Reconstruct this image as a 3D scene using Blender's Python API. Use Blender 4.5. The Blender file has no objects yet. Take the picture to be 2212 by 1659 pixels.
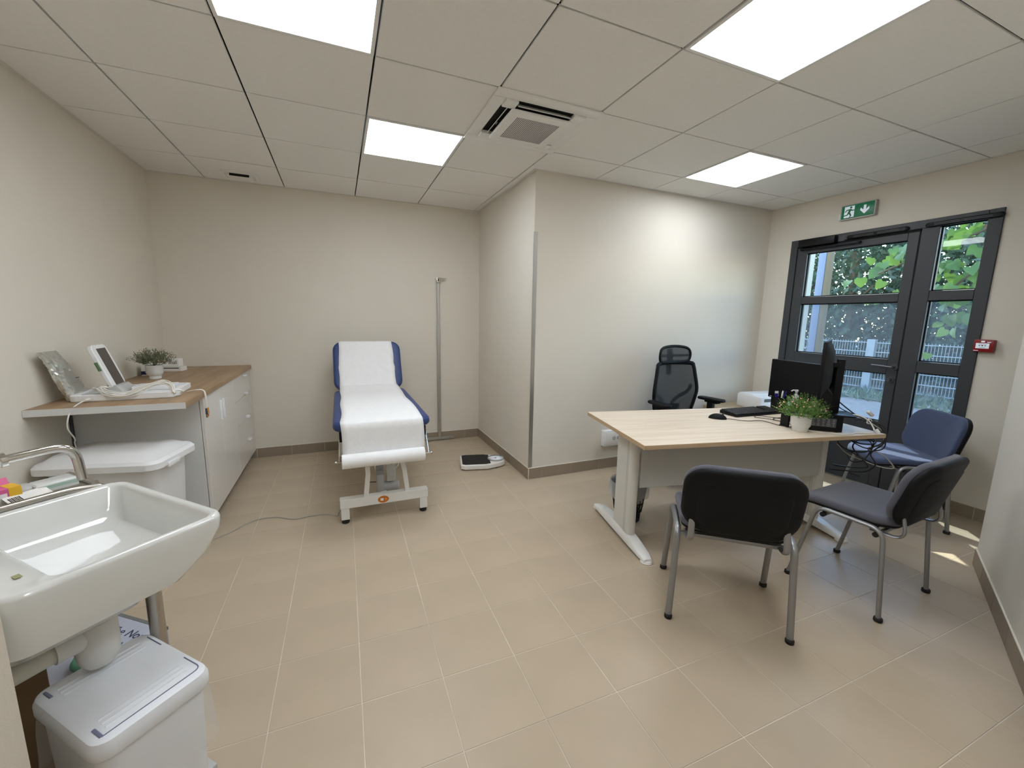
import bpy, bmesh, math, random
from mathutils import Vector, Matrix, Euler
random.seed(7)
PI = math.pi
R = math.radians
S = bpy.context.scene
COL = S.collection

# ------------------------------------------------------------------ camera
cam_d = bpy.data.cameras.new('camera')
cam = bpy.data.objects.new('camera', cam_d)
COL.objects.link(cam)
cam_d.sensor_fit = 'HORIZONTAL'
cam_d.sensor_width = 36.0
cam_d.lens = 884.22 / 2212 * 36.0
cam_d.clip_start = 0.05
cam_d.clip_end = 300
yaw, pitch, roll = 0.39948, 0.15907, 0.01784
f_ = Vector((math.sin(yaw) * math.cos(pitch), math.cos(yaw) * math.cos(pitch), -math.sin(pitch)))
r_ = Vector((math.cos(yaw), -math.sin(yaw), 0))
u_ = r_.cross(f_)
r2 = math.cos(roll) * r_ + math.sin(roll) * u_
u2 = -math.sin(roll) * r_ + math.cos(roll) * u_
m = Matrix((r2, u2, -f_)).transposed().to_4x4()
m.translation = Vector((0.998, -2.119, 1.385))
cam.matrix_world = m
S.camera = cam

# ------------------------------------------------------------------ light and exposure
S.view_settings.view_transform = 'Standard'
S.view_settings.look = 'None'
S.view_settings.exposure = 0.0
S.view_settings.gamma = 1.0
S.view_settings.use_curve_mapping = False
PANEL = 14.5            # radiance of the ceiling light panels
w = bpy.data.worlds.new('sky')
S.world = w
w.use_nodes = True
nt = w.node_tree
bg = nt.nodes['Background']
sky = nt.nodes.new('ShaderNodeTexSky')
sky.sky_type = 'NISHITA'
sky.sun_disc = False
sky.sun_elevation = R(58)
sky.sun_rotation = R(45)
sky.air_density = 1.2
sky.dust_density = 0.2
nt.links.new(sky.outputs[0], bg.inputs[0])
bg.inputs[1].default_value = 1.9
sun_d = bpy.data.lights.new('sun', 'SUN')
sun_d.energy = 9.0
sun_d.angle = R(0.6)
sun_d.color = (1.0, 0.95, 0.86)
sun = bpy.data.objects.new('sun', sun_d)
COL.objects.link(sun)
sun.rotation_euler = Vector((0.42, 0.46, 0.95)).to_track_quat('Z', 'Y').to_euler()
S.cycles.max_bounces = 10
S.cycles.diffuse_bounces = 6
S.cycles.glossy_bounces = 4
S.cycles.transparent_max_bounces = 24
S.cycles.sample_clamp_indirect = 6.0
S.cycles.use_denoising = True

H = 2.527

# ------------------------------------------------------------------ materials
def lin(c):
    c = c / 255.0
    return c / 12.92 if c <= 0.04045 else ((c + 0.055) / 1.055) ** 2.4
def rgb(r, g, b):
    return (lin(r), lin(g), lin(b), 1.0)
MATS = {}
def mat(name, col, rough=0.6, metal=0.0, var=0.0, vscale=(8, 8, 8), bump=0.0, bscale=200.0, spec=None, trans=0.0, emit=None, estr=0.0, coat=0.0, sheen=0.0, alpha=1.0):
    if name in MATS:
        return MATS[name]
    M = bpy.data.materials.new(name)
    M.use_nodes = True
    N, L = M.node_tree.nodes, M.node_tree.links
    B = N['Principled BSDF']
    B.inputs['Base Color'].default_value = col
    B.inputs['Roughness'].default_value = rough
    B.inputs['Metallic'].default_value = metal
    if spec is not None: B.inputs['Specular IOR Level'].default_value = spec
    if coat: B.inputs['Coat Weight'].default_value = coat
    if sheen: B.inputs['Sheen Weight'].default_value = sheen
    if trans: B.inputs['Transmission Weight'].default_value = trans
    if alpha < 1: B.inputs['Alpha'].default_value = alpha
    if emit:
        B.inputs['Emission Color'].default_value = emit
        B.inputs['Emission Strength'].default_value = estr
    tc = N.new('ShaderNodeTexCoord')
    if var > 0:
        mp = N.new('ShaderNodeMapping'); mp.inputs['Scale'].default_value = vscale
        nz = N.new('ShaderNodeTexNoise'); nz.inputs['Scale'].default_value = 1.0; nz.inputs['Detail'].default_value = 5
        rp = N.new('ShaderNodeValToRGB')
        rp.color_ramp.elements[0].position = 0.3; rp.color_ramp.elements[1].position = 0.7
        rp.color_ramp.elements[0].color = tuple(c * (1 - var) for c in col[:3]) + (1,)
        rp.color_ramp.elements[1].color = tuple(min(1, c * (1 + var)) for c in col[:3]) + (1,)
        L.new(tc.outputs['Object'], mp.inputs[0]); L.new(mp.outputs[0], nz.inputs['Vector'])
        L.new(nz.outputs['Fac'], rp.inputs[0]); L.new(rp.outputs[0], B.inputs['Base Color'])
    if bump > 0:
        n2 = N.new('ShaderNodeTexNoise'); n2.inputs['Scale'].default_value = bscale; n2.inputs['Detail'].default_value = 3
        bp = N.new('ShaderNodeBump'); bp.inputs['Strength'].default_value = bump; bp.inputs['Distance'].default_value = 0.002
        L.new(tc.outputs['Object'], n2.inputs['Vector']); L.new(n2.outputs['Fac'], bp.inputs['Height'])
        L.new(bp.outputs[0], B.inputs['Normal'])
    MATS[name] = M
    return M
def wood(name, c1, c2, scale, rough=0.45):
    M = mat(name, c1, rough)
    N, L = M.node_tree.nodes, M.node_tree.links
    B = N['Principled BSDF']
    tc = N.new('ShaderNodeTexCoord'); mp = N.new('ShaderNodeMapping'); mp.inputs['Scale'].default_value = scale
    nz = N.new('ShaderNodeTexNoise'); nz.inputs['Scale'].default_value = 1; nz.inputs['Detail'].default_value = 8; nz.inputs['Roughness'].default_value = 0.65; nz.inputs['Distortion'].default_value = 0.4
    rp = N.new('ShaderNodeValToRGB'); rp.color_ramp.elements[0].position = 0.32; rp.color_ramp.elements[1].position = 0.66
    rp.color_ramp.elements[0].color = c2; rp.color_ramp.elements[1].color = c1
    L.new(tc.outputs['Object'], mp.inputs[0]); L.new(mp.outputs[0], nz.inputs['Vector']); L.new(nz.outputs['Fac'], rp.inputs[0]); L.new(rp.outputs[0], B.inputs['Base Color'])
    return M
def thin_mat(name, col, alpha, rough=0.4, gloss=0.0):
    """a film or mesh that lets part of the light through"""
    M = bpy.data.materials.new(name); M.use_nodes = True
    N, L = M.node_tree.nodes, M.node_tree.links
    B = N['Principled BSDF']; out = N['Material Output']
    B.inputs['Base Color'].default_value = col; B.inputs['Roughness'].default_value = rough
    T = N.new('ShaderNodeBsdfTransparent'); X = N.new('ShaderNodeMixShader'); X.inputs[0].default_value = alpha
    L.new(T.outputs[0], X.inputs[1]); L.new(B.outputs[0], X.inputs[2]); L.new(X.outputs[0], out.inputs[0])
    MATS[name] = M
    return M
def glass_mat(name, tint=(0.9, 0.95, 0.94, 1), haze=0.0):
    M = bpy.data.materials.new(name); M.use_nodes = True
    N, L = M.node_tree.nodes, M.node_tree.links
    N.remove(N['Principled BSDF']); out = N['Material Output']
    T = N.new('ShaderNodeBsdfTransparent'); T.inputs[0].default_value = tint
    G = N.new('ShaderNodeBsdfGlossy'); G.inputs['Roughness'].default_value = 0.02
    F = N.new('ShaderNodeFresnel'); F.inputs[0].default_value = 1.5
    X = N.new('ShaderNodeMixShader')
    GE = N.new('ShaderNodeNewGeometry'); I1 = N.new('ShaderNodeMath'); I1.operation = 'SUBTRACT'; I1.inputs[0].default_value = 1.0
    MU = N.new('ShaderNodeMath'); MU.operation = 'MULTIPLY'
    L.new(GE.outputs['Backfacing'], I1.inputs[1]); L.new(I1.outputs[0], MU.inputs[0]); L.new(F.outputs[0], MU.inputs[1])
    L.new(MU.outputs[0], X.inputs[0]); L.new(T.outputs[0], X.inputs[1]); L.new(G.outputs[0], X.inputs[2])
    if haze:
        D = N.new('ShaderNodeBsdfDiffuse'); D.inputs[0].default_value = (0.75, 0.85, 0.95, 1)
        TL = N.new('ShaderNodeBsdfTranslucent'); TL.inputs[0].default_value = (0.75, 0.85, 0.95, 1)
        Y = N.new('ShaderNodeMixShader'); Y.inputs[0].default_value = 0.5
        L.new(D.outputs[0], Y.inputs[1]); L.new(TL.outputs[0], Y.inputs[2])
        Z = N.new('ShaderNodeMixShader'); Z.inputs[0].default_value = haze
        L.new(X.outputs[0], Z.inputs[1]); L.new(Y.outputs[0], Z.inputs[2]); L.new(Z.outputs[0], out.inputs[0])
    else:
        L.new(X.outputs[0], out.inputs[0])
    MATS[name] = M
    return M
def leaf_mat(name, col, tcol, fac=0.5):
    M = bpy.data.materials.new(name); M.use_nodes = True
    N, L = M.node_tree.nodes, M.node_tree.links
    B = N['Principled BSDF']; out = N['Material Output']
    B.inputs['Roughness'].default_value = 0.45
    oi = N.new('ShaderNodeNewGeometry')
    hs = N.new('ShaderNodeHueSaturation'); hs.inputs['Color'].default_value = col
    mr = N.new('ShaderNodeMapRange'); mr.inputs[3].default_value = 0.55; mr.inputs[4].default_value = 1.5
    L.new(oi.outputs['Random Per Island'], mr.inputs[0]); L.new(mr.outputs[0], hs.inputs['Value'])
    L.new(hs.outputs[0], B.inputs['Base Color'])
    T = N.new('ShaderNodeBsdfTranslucent'); T.inputs[0].default_value = tcol
    X = N.new('ShaderNodeMixShader'); X.inputs[0].default_value = fac
    L.new(B.outputs[0], X.inputs[1]); L.new(T.outputs[0], X.inputs[2]); L.new(X.outputs[0], out.inputs[0])
    MATS[name] = M
    return M

WALL = mat('wall_paint', (0.70, 0.652, 0.572, 1), 0.85, var=0.015, vscale=(3, 3, 3), bump=0.25, bscale=260)
CEIL = mat('ceiling_tile_white', (0.81, 0.80, 0.765, 1), 0.9, var=0.02, vscale=(60, 60, 60), bump=0.15, bscale=500)
BLACK_VOID = mat('ceiling_void_black', (0.006, 0.006, 0.006, 1), 0.9)
TRIMW = mat('trim_white', (0.66, 0.64, 0.59, 1), 0.5)
GROUT = mat('grout', (0.62, 0.56, 0.47, 1), 0.9, var=0.25, vscale=(2.5, 2.5, 2.5))
FLOOR = mat('floor_tile_beige', (0.465, 0.378, 0.275, 1), 0.40, var=0.05, vscale=(3, 3, 3), bump=0.12, bscale=90, spec=0.45)
SKIRT = mat('skirting_tile_shaded', (0.28, 0.225, 0.165, 1), 0.5, var=0.06, vscale=(5, 5, 5), bump=0.1, bscale=90)  # floor tile colour, darkened because upright faces catch less light
SEAL = mat('sealant_cream', (0.72, 0.68, 0.58, 1), 0.6)
ALU = mat('brushed_aluminium', (0.50, 0.50, 0.48, 1), 0.38, 1.0)
CHROME = mat('chrome', (0.62, 0.60, 0.57, 1), 0.12, 1.0)
STEEL = mat('stainless_steel', (0.42, 0.39, 0.35, 1), 0.28, 1.0)
GREYTUBE = mat('silver_grey_tube', (0.30, 0.30, 0.30, 1), 0.38, 0.6)
ANTH = mat('anthracite_door', (0.040, 0.044, 0.050, 1), 0.5, bump=0.05, bscale=600)
BLACK = mat('black_plastic', (0.005, 0.005, 0.006, 1), 0.55, spec=0.2, bump=0.05, bscale=500)
BLACKG = mat('black_gloss', (0.004, 0.004, 0.005, 1), 0.4, spec=0.25)
BLACKR = mat('black_rubber', (0.008, 0.008, 0.008, 1), 0.7)
FABG = mat('grey_fabric', (0.085, 0.085, 0.105, 1), 0.95, var=0.12, vscale=(300, 300, 300), bump=0.35, bscale=900, sheen=0.2)
FABB = mat('grey_fabric_daylit', (0.055, 0.075, 0.15, 1), 0.95, var=0.12, vscale=(300, 300, 300), bump=0.35, bscale=900, sheen=0.2)  # grey chair fabric with the blue of the daylight put into its colour
BLUE = mat('blue_vinyl', (0.025, 0.05, 0.17, 1), 0.45, bump=0.08, bscale=500)
PAPER = mat('white_paper', (0.84, 0.84, 0.84, 1), 0.8, var=0.02, vscale=(25, 25, 25), bump=0.5, bscale=45)
WENAM = mat('white_enamel', (0.78, 0.77, 0.74, 1), 0.35)
WPLAS = mat('white_plastic', (0.78, 0.785, 0.79, 1), 0.42)
WPLASB = mat('white_plastic_bin', (0.74, 0.76, 0.80, 1), 0.42)
GPLAS = mat('light_grey_plastic', (0.45, 0.45, 0.44, 1), 0.5)
DGPLAS = mat('dark_grey_plastic', (0.07, 0.07, 0.08, 1), 0.5)
CABW = mat('cabinet_white_gloss', (0.74, 0.715, 0.68, 1), 0.22)
CABS = mat('cabinet_side_white', (0.66, 0.67, 0.66, 1), 0.5)
CERAM = mat('white_ceramic', (0.66, 0.665, 0.64, 1), 0.08, coat=0.6)
DESKW = wood('light_oak_laminate', rgb(228, 214, 196), rgb(208, 190, 166), (1.6, 26, 26))
EDGEW = wood('light_oak_edge', rgb(198, 172, 138), rgb(180, 152, 116), (1.6, 40, 40))
COUNT = wood('walnut_oak_worktop', rgb(172, 144, 112), rgb(140, 113, 84), (14, 1.3, 14))
BEIGE = wood('beige_board', rgb(178, 160, 130), rgb(160, 142, 112), (14, 14, 1.2))
DESKM = mat('desk_metal_white', (0.66, 0.645, 0.60, 1), 0.4)
MODESTY = mat('modesty_panel_grey', (0.48, 0.48, 0.46, 1), 0.55)
GREEN = mat('sign_green', rgb(10, 110, 72), 0.35, emit=rgb(10, 110, 72), estr=0.12)
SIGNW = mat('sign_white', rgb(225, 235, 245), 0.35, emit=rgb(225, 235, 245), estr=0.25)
RED = mat('alarm_red', rgb(140, 8, 14), 0.35)
REDD = mat('marker_red', rgb(190, 40, 20), 0.4)
FOIL = mat('silver_foil', (0.72, 0.73, 0.70, 1), 0.28, 0.9, bump=0.9, bscale=28)
CARDB = mat('brown_cardboard', (0.16, 0.10, 0.05, 1), 0.85)
CARTON = mat('bluish_carton', rgb(178, 182, 198), 0.6)
CARTE = mat('carton_edge_grey', rgb(110, 112, 112), 0.6)
INK = mat('navy_ink', rgb(28, 32, 74), 0.6)
INKB = mat('black_ink', (0.02, 0.02, 0.02, 1), 0.6)
TEAL = mat('teal_cloth', rgb(120, 190, 160), 0.9)
PINK = mat('pink_card', rgb(206, 92, 142), 0.5)
YELL = mat('yellow_card', rgb(226, 178, 40), 0.5)
WHITEC = mat('white_card', rgb(232, 230, 226), 0.6)
ORANGE = mat('orange_sticker', rgb(196, 112, 22), 0.4)
CABLEW = mat('white_cable', (0.76, 0.73, 0.68, 1), 0.5)
CABLEG = mat('grey_beige_cable', (0.40, 0.37, 0.31, 1), 0.5)
CABLEB = mat('black_cable', (0.008, 0.008, 0.01, 1), 0.5)
SOIL = mat('soil', (0.05, 0.035, 0.02, 1), 0.9)
PETAL = mat('pink_petal', rgb(232, 176, 160), 0.7)
SCREEN = mat('screen_dark_grey', rgb(72, 66, 62), 0.35)
BLUEPEN = mat('pen_blue', rgb(20, 22, 120), 0.35)
GLASS = glass_mat('door_glass')
GLASSH = glass_mat('door_glass_hazy', (0.72, 0.79, 0.82, 1), 0.04)  # darker tint with a little pale blue haze mixed in
CLEAR = glass_mat('clear_plastic', (0.93, 0.95, 0.95, 1))
FILM = thin_mat('clear_bag_film', (0.85, 0.86, 0.86, 1), 0.22, 0.2)
LINER = thin_mat('grey_bag_liner', (0.55, 0.56, 0.57, 1), 0.55, 0.3)
MESHF = thin_mat('black_mesh_fabric', (0.03, 0.033, 0.036, 1), 0.88, 0.9)
LAMP = mat('light_panel', (0.9, 0.9, 0.9, 1), 0.5, emit=(0.90, 0.96, 1.03, 1), estr=PANEL)
LAMPE = mat('light_panel_edge', (0.9, 0.9, 0.9, 1), 0.5, emit=(0.90, 0.96, 1.03, 1), estr=PANEL * 1.3)
PLEAF = leaf_mat('plant_leaf', rgb(92, 128, 58), rgb(120, 160, 60), 0.25)
PLEAFD = leaf_mat('plant_leaf_olive', rgb(112, 118, 92), rgb(110, 118, 84), 0.2)
TLEAF = leaf_mat('tree_leaf_bright', rgb(68, 92, 46), rgb(82, 108, 44), 0.5)
HLEAF = leaf_mat('hedge_leaf', rgb(56, 76, 62), rgb(72, 100, 72), 0.4)
GRAVEL = mat('gravel', rgb(74, 75, 78), 0.95, var=0.35, vscale=(14, 14, 14), bump=1.0, bscale=30)
GRASS = mat('grass_strip', rgb(52, 62, 52), 0.95, var=0.4, vscale=(9, 9, 9))
FENCE = mat('fence_grey_white', rgb(124, 128, 134), 0.5)
BARK = mat('bark', rgb(84, 70, 54), 0.9)
POSTB = mat('post_blue_grey', rgb(92, 100, 122), 0.6)
POSTN = mat('post_brown', rgb(88, 74, 52), 0.7)
RENDERW = mat('cream_render', rgb(160, 155, 142), 0.9)
ROOFP = mat('canopy_white', rgb(214, 220, 220), 0.7)

# ------------------------------------------------------------------ mesh helpers
def NB(): return bmesh.new()
def obj(name, bm, m, parent=None, smooth=35, world=False, kind=None, label=None):
    if world and parent is not None:
        bmesh.ops.translate(bm, verts=bm.verts, vec=-Vector(parent.location))
    me = bpy.data.meshes.new(name)
    bmesh.ops.recalc_face_normals(bm, faces=bm.faces)
    bm.to_mesh(me); bm.free()
    me.materials.append(m)
    if smooth:
        for p in me.polygons: p.use_smooth = True
        me.set_sharp_from_angle(angle=R(smooth))
    o = bpy.data.objects.new(name, me)
    COL.objects.link(o)
    if parent is not None: o.parent = parent
    if kind: o['kind'] = kind
    if label: o['label'] = label
    return o
def shared(name, me, parent, loc, rz=0, kind=None):
    o = bpy.data.objects.new(name, me); COL.objects.link(o)
    o.parent = parent; o.location = loc; o.rotation_euler = (0, 0, rz)
    if kind: o['kind'] = kind
    return o
def thing(name, label, cat, loc=(0, 0, 0), rz=0, group=None):
    o = bpy.data.objects.new(name, None); COL.objects.link(o)
    o.empty_display_size = 0.05
    o.location = loc; o.rotation_euler = (0, 0, rz)
    o['label'] = label; o['category'] = cat
    if group: o['group'] = group
    return o
def tag(o, label, cat, group=None):
    o['label'] = label; o['category'] = cat
    if group: o['group'] = group
    return o
def struct(name, loc=(0, 0, 0)):
    o = bpy.data.objects.new(name, None); COL.objects.link(o); o['kind'] = 'structure'; o.location = loc
    o.empty_display_size = 0.05
    return o
def copy_tree(o, parent=None):
    c = o.copy(); COL.objects.link(c)
    if parent is not None: c.parent = parent
    for ch in list(o.children): copy_tree(ch, c)
    return c
def box(bm, c, s, bev=0.0, rot=None, seg=2):
    mt = Matrix.Translation(Vector(c))
    if rot is not None: mt = mt @ rot
    mt = mt @ Matrix.Diagonal((s[0], s[1], s[2], 1))
    g = bmesh.ops.create_cube(bm, size=1.0, matrix=mt)
    if bev > 0:
        vs = set(g['verts'])
        es = [e for e in bm.edges if e.verts[0] in vs and e.verts[1] in vs]
        bmesh.ops.bevel(bm, geom=es, offset=bev, segments=seg, profile=0.5, affect='EDGES')
def bx(bm, x0, x1, y0, y1, z0, z1, bev=0.0, seg=2):
    box(bm, ((x0 + x1) / 2, (y0 + y1) / 2, (z0 + z1) / 2), (abs(x1 - x0), abs(y1 - y0), abs(z1 - z0)), bev, None, seg)
def rot_to(d):
    return Vector(d).to_track_quat('Z', 'Y').to_matrix().to_4x4()
def cyl(bm, p, q, r, seg=16, r2=None):
    p, q = Vector(p), Vector(q)
    mt = Matrix.Translation((p + q) / 2) @ rot_to(q - p)
    bmesh.ops.create_cone(bm, cap_ends=True, segments=seg, radius1=r, radius2=r if r2 is None else r2, depth=(q - p).length, matrix=mt)
def ball(bm, c, r, sc=(1, 1, 1), u=12, v=8, rot=None):
    mt = Matrix.Translation(Vector(c))
    if rot is not None: mt = mt @ rot
    bmesh.ops.create_uvsphere(bm, u_segments=u, v_segments=v, radius=r, matrix=mt @ Matrix.Diagonal((sc[0], sc[1], sc[2], 1)))
def catmull(pts, n=6):
    P = [Vector(p) for p in pts]
    if len(P) < 3: return P
    out = []
    for i in range(len(P) - 1):
        p0 = P[i - 1] if i > 0 else 2 * P[0] - P[1]
        p1, p2 = P[i], P[i + 1]
        p3 = P[i + 2] if i + 2 < len(P) else 2 * P[-1] - P[-2]
        for k in range(n):
            t = k / n
            out.append(0.5 * ((2 * p1) + (-p0 + p2) * t + (2 * p0 - 5 * p1 + 4 * p2 - p3) * t * t + (-p0 + 3 * p1 - 3 * p2 + p3) * t ** 3))
    out.append(P[-1])
    return out
def fillet(pts, r, n=5):
    P = [Vector(p) for p in pts]
    out = [P[0]]
    for i in range(1, len(P) - 1):
        a, b, c = P[i - 1], P[i], P[i + 1]
        d1 = (a - b); d2 = (c - b)
        rr = min(r, d1.length * 0.49, d2.length * 0.49)
        s, e = b + d1.normalized() * rr, b + d2.normalized() * rr
        for k in range(n + 1):
            t = k / n
            out.append((1 - t) ** 2 * s + 2 * t * (1 - t) * b + t * t * e)
    out.append(P[-1])
    return out
def tube(bm, pts, r, seg=8, ry=None, up=None, closed=False, cap=True):
    """sweep an ellipse (r along the side, ry along the up) along pts"""
    P = [Vector(p) for p in pts]
    n = len(P)
    ry = r if ry is None else ry
    T = []
    for i in range(n):
        a = P[(i - 1) % n] if (closed or i > 0) else P[i]
        b = P[(i + 1) % n] if (closed or i < n - 1) else P[i]
        t = b - a
        T.append(t.normalized() if t.length > 1e-9 else Vector((0, 0, 1)))
    ref = Vector(up) if up is not None else (Vector((0, 0, 1)) if abs(T[0].z) < 0.9 else Vector((0, 1, 0)))
    rings = []
    u = ref
    for i in range(n):
        if up is not None: u = Vector(up)
        u = u - T[i] * u.dot(T[i])
        if u.length < 1e-6: u = T[i].orthogonal()
        u.normalize()
        s = T[i].cross(u)
        rings.append([bm.verts.new(P[i] + s * (r * math.cos(2 * PI * k / seg)) + u * (ry * math.sin(2 * PI * k / seg))) for k in range(seg)])
    m_ = n if closed else n - 1
    for i in range(m_):
        A, B = rings[i], rings[(i + 1) % n]
        for k in range(seg):
            bm.faces.new((A[k], A[(k + 1) % seg], B[(k + 1) % seg], B[k]))
    if cap and not closed:
        bm.faces.new(rings[0][::-1]); bm.faces.new(rings[-1])
def rr(w_, d, r, n=5, cx=0.0, cy=0.0):
    r = min(r, w_ / 2 - 1e-4, d / 2 - 1e-4)
    out = []
    for (sx, sy, a0) in ((1, 1, 0), (-1, 1, 90), (-1, -1, 180), (1, -1, 270)):
        for k in range(n + 1):
            a = R(a0 + 90 * k / n)
            out.append((cx + sx * (w_ / 2 - r) + r * math.cos(a), cy + sy * (d / 2 - r) + r * math.sin(a)))
    return out
def loft(bm, rings, cap0=True, cap1=True, fn=None, close=False):
    """rings: list of lists of 3D points, equal count"""
    V = []
    for rg in rings:
        V.append([bm.verts.new(Vector(fn(Vector(p)) if fn else p)) for p in rg])
    n = len(V[0])
    pairs = list(zip(V[:-1], V[1:])) + ([(V[-1], V[0])] if close else [])
    for A, B in pairs:
        for k in range(n):
            bm.faces.new((A[k], A[(k + 1) % n], B[(k + 1) % n], B[k]))
    if not close:
        if cap0: bm.faces.new(V[0][::-1])
        if cap1: bm.faces.new(V[-1])
    return V
def r3(pts, z): return [(p[0], p[1], z) for p in pts]
def lathe(bm, prof, c=(0, 0, 0), seg=24, cap0=True, cap1=True):
    rings = [[(c[0] + r * math.cos(2 * PI * k / seg), c[1] + r * math.sin(2 * PI * k / seg), c[2] + z) for k in range(seg)] for r, z in prof]
    loft(bm, rings, cap0, cap1)
def prism(bm, poly, z0, z1, M=None):
    a = [bm.verts.new(M @ Vector((p[0], p[1], z0)) if M else Vector((p[0], p[1], z0))) for p in poly]
    b = [bm.verts.new(M @ Vector((p[0], p[1], z1)) if M else Vector((p[0], p[1], z1))) for p in poly]
    n = len(poly)
    for k in range(n): bm.faces.new((a[k], a[(k + 1) % n], b[(k + 1) % n], b[k]))
    bm.faces.new(a[::-1]); bm.faces.new(b)
def cushion(bm, w_, d, t, corner, fn=None, edge=0.35, crown=0.25, n=5):
    """a padded slab, rounded all round, from z=0 to z=t (+crown), with an inner grid of rings"""
    rings = []
    e = t * edge
    for k in range(4):
        a = PI / 2 * k / 3
        ins = e * (1 - math.sin(a)); z = e * (1 - math.cos(a))
        rings.append(r3(rr(w_ - 2 * ins, d - 2 * ins, max(corner - ins, 0.004), n), z))
    for k in range(1, 4):
        a = PI / 2 * k / 3
        ins = e * (1 - math.cos(a)); z = t - e + e * math.sin(a)
        rings.append(r3(rr(w_ - 2 * ins, d - 2 * ins, max(corner - ins, 0.004), n), z))
    for s in (0.85, 0.65, 0.42, 0.2):
        rings.append(r3(rr((w_ - 2 * e) * s, (d - 2 * e) * s, max((corner - e) * s, 0.003), n), t + t * crown * (1 - s * s)))
    base = []
    for s in (0.2, 0.5, 0.8):
        base.append(r3(rr((w_ - 2 * e) * s, (d - 2 * e) * s, max((corner - e) * s, 0.003), n), 0))
    loft(bm, base + rings, True, True, fn)
def text(name, body, size, mtl, parent, loc, rot, extrude=0.0005):
    c = bpy.data.curves.new(name, 'FONT'); c.body = body; c.size = size; c.extrude = extrude
    c.align_x = 'CENTER'; c.align_y = 'CENTER'
    tmp = bpy.data.objects.new(name + '_curve', c)
    me = bpy.data.meshes.new_from_object(tmp)
    bpy.data.objects.remove(tmp)
    me.materials.clear(); me.materials.append(mtl)
    o = bpy.data.objects.new(name, me); COL.objects.link(o)
    o.parent = parent; o.location = loc; o.rotation_euler = rot
    return o

# ------------------------------------------------------------------ room shell
X0, X1, Y1 = -0.412, 5.177, 2.355
AX, AY = 2.466, 0.955          # alcove block corner
YB = -3.0
KN = Vector((0.36, -1.07))     # outer corner of the wall beside the sink
NR = Vector((4.393, -1.138))   # outer corner of the slanted wall at right
def wallprism(name, poly, z0=0.0, z1=H + 0.15):
    b = NB(); prism(b, poly, z0, z1)
    o = obj(name, b, WALL, smooth=0); o['kind'] = 'structure'
    return o
wallprism('wall_left', [(X0 - 0.15, -0.27), (X0, -0.27), (X0, Y1), (X0 - 0.15, Y1)])
wallprism('wall_back', [(X0 - 0.15, Y1), (AX + 0.15, Y1), (AX + 0.15, Y1 + 0.15), (X0 - 0.15, Y1 + 0.15)])
wallprism('wall_alcove', [(AX, AY), (X1 + 0.25, AY), (X1 + 0.25, Y1), (AX, Y1)])
ud = Vector((math.sin(R(46)), math.cos(R(46))))
vd = Vector((ud.y, -ud.x))
K2 = KN - ud * 1.25
wallprism('wall_near_left', [tuple(KN), (X0, -0.29), (X0 - 0.2, -0.27), (X0 - 0.9, -0.9), tuple(K2)][::-1])
nd = (NR - Vector((3.381, -1.624))).normalized()
N2 = NR - nd * 3.75
wallprism('wall_near_right', [tuple(NR), tuple(N2), (N2.x, -3.6), (5.6, -3.6), (5.6, -1.9), (4.75, -1.9)][::-1])
wallprism('wall_near', [tuple(K2), (K2.x - 0.15, K2.y), (K2.x - 0.15, -3.6), (N2.x, -3.6), (N2.x, N2.y), (N2.x - 0.12, -3.2), (K2.x, -3.2)][::-1])
DY0, DY1, DZ = -0.719, 0.708, 2.183
b = NB()
bx(b, X1, X1 + 0.12, -1.9, DY0, 0, H + 0.15); bx(b, X1, X1 + 0.12, DY1, AY, 0, H + 0.15); bx(b, X1, X1 + 0.12, DY0, DY1, DZ, H + 0.15)
o = obj('wall_right', b, WALL, smooth=0); o['kind'] = 'structure'

# floor: grout bed and tiles
b = NB(); bx(b, X0 - 0.6, X1 + 0.25, -3.6, Y1 + 0.1, -0.08, -0.0015)
floor = obj('floor', b, GROUT, smooth=0); floor['kind'] = 'structure'
TS, TH, FX, FY = 0.29774, -0.0096, 1.31245, -0.7402
GAP = 0.0034
ex, ey = Vector((math.cos(TH), math.sin(TH))), Vector((-math.sin(TH), math.cos(TH)))
tb = NB()
hw = TS / 2 - GAP / 2
box(tb, (0, 0, -0.004), (2 * hw, 2 * hw, 0.008), 0.0006, seg=1)
tme = bpy.data.meshes.new('floor_tile'); tb.to_mesh(tme); tb.free(); tme.materials.append(FLOOR)
cells = []
camp = Vector((0.998, -2.119, 1.385))
for i in range(-8, 16):
    for j in range(-9, 13):
        c = Vector((FX, FY)) + ex * ((i + 0.5) * TS) + ey * ((j + 0.5) * TS)
        if c.x < X0 - 0.1 or c.x > X1 + 0.1 or c.y > Y1 + 0.1 or c.y < -3.05: continue
        if c.x > AX + 0.15 and c.y > AY + 0.15: continue
        if c.y - NR.y < (c.x - NR.x) * nd.y / nd.x - 0.3 and c.x < NR.x + 0.3: continue
        d = Vector((c.x, c.y, 0)) - camp
        xx, yy, zz = d.dot(r2), d.dot(u2), d.dot(f_)
        seen = zz > 0.3 and abs(xx / zz) < 1.36 and abs(yy / zz) < 1.05
        cells.append((not seen, (c - Vector((camp.x, camp.y))).length, c))
cells.sort(key=lambda t: (t[0], t[1]))
rest = NB()
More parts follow.
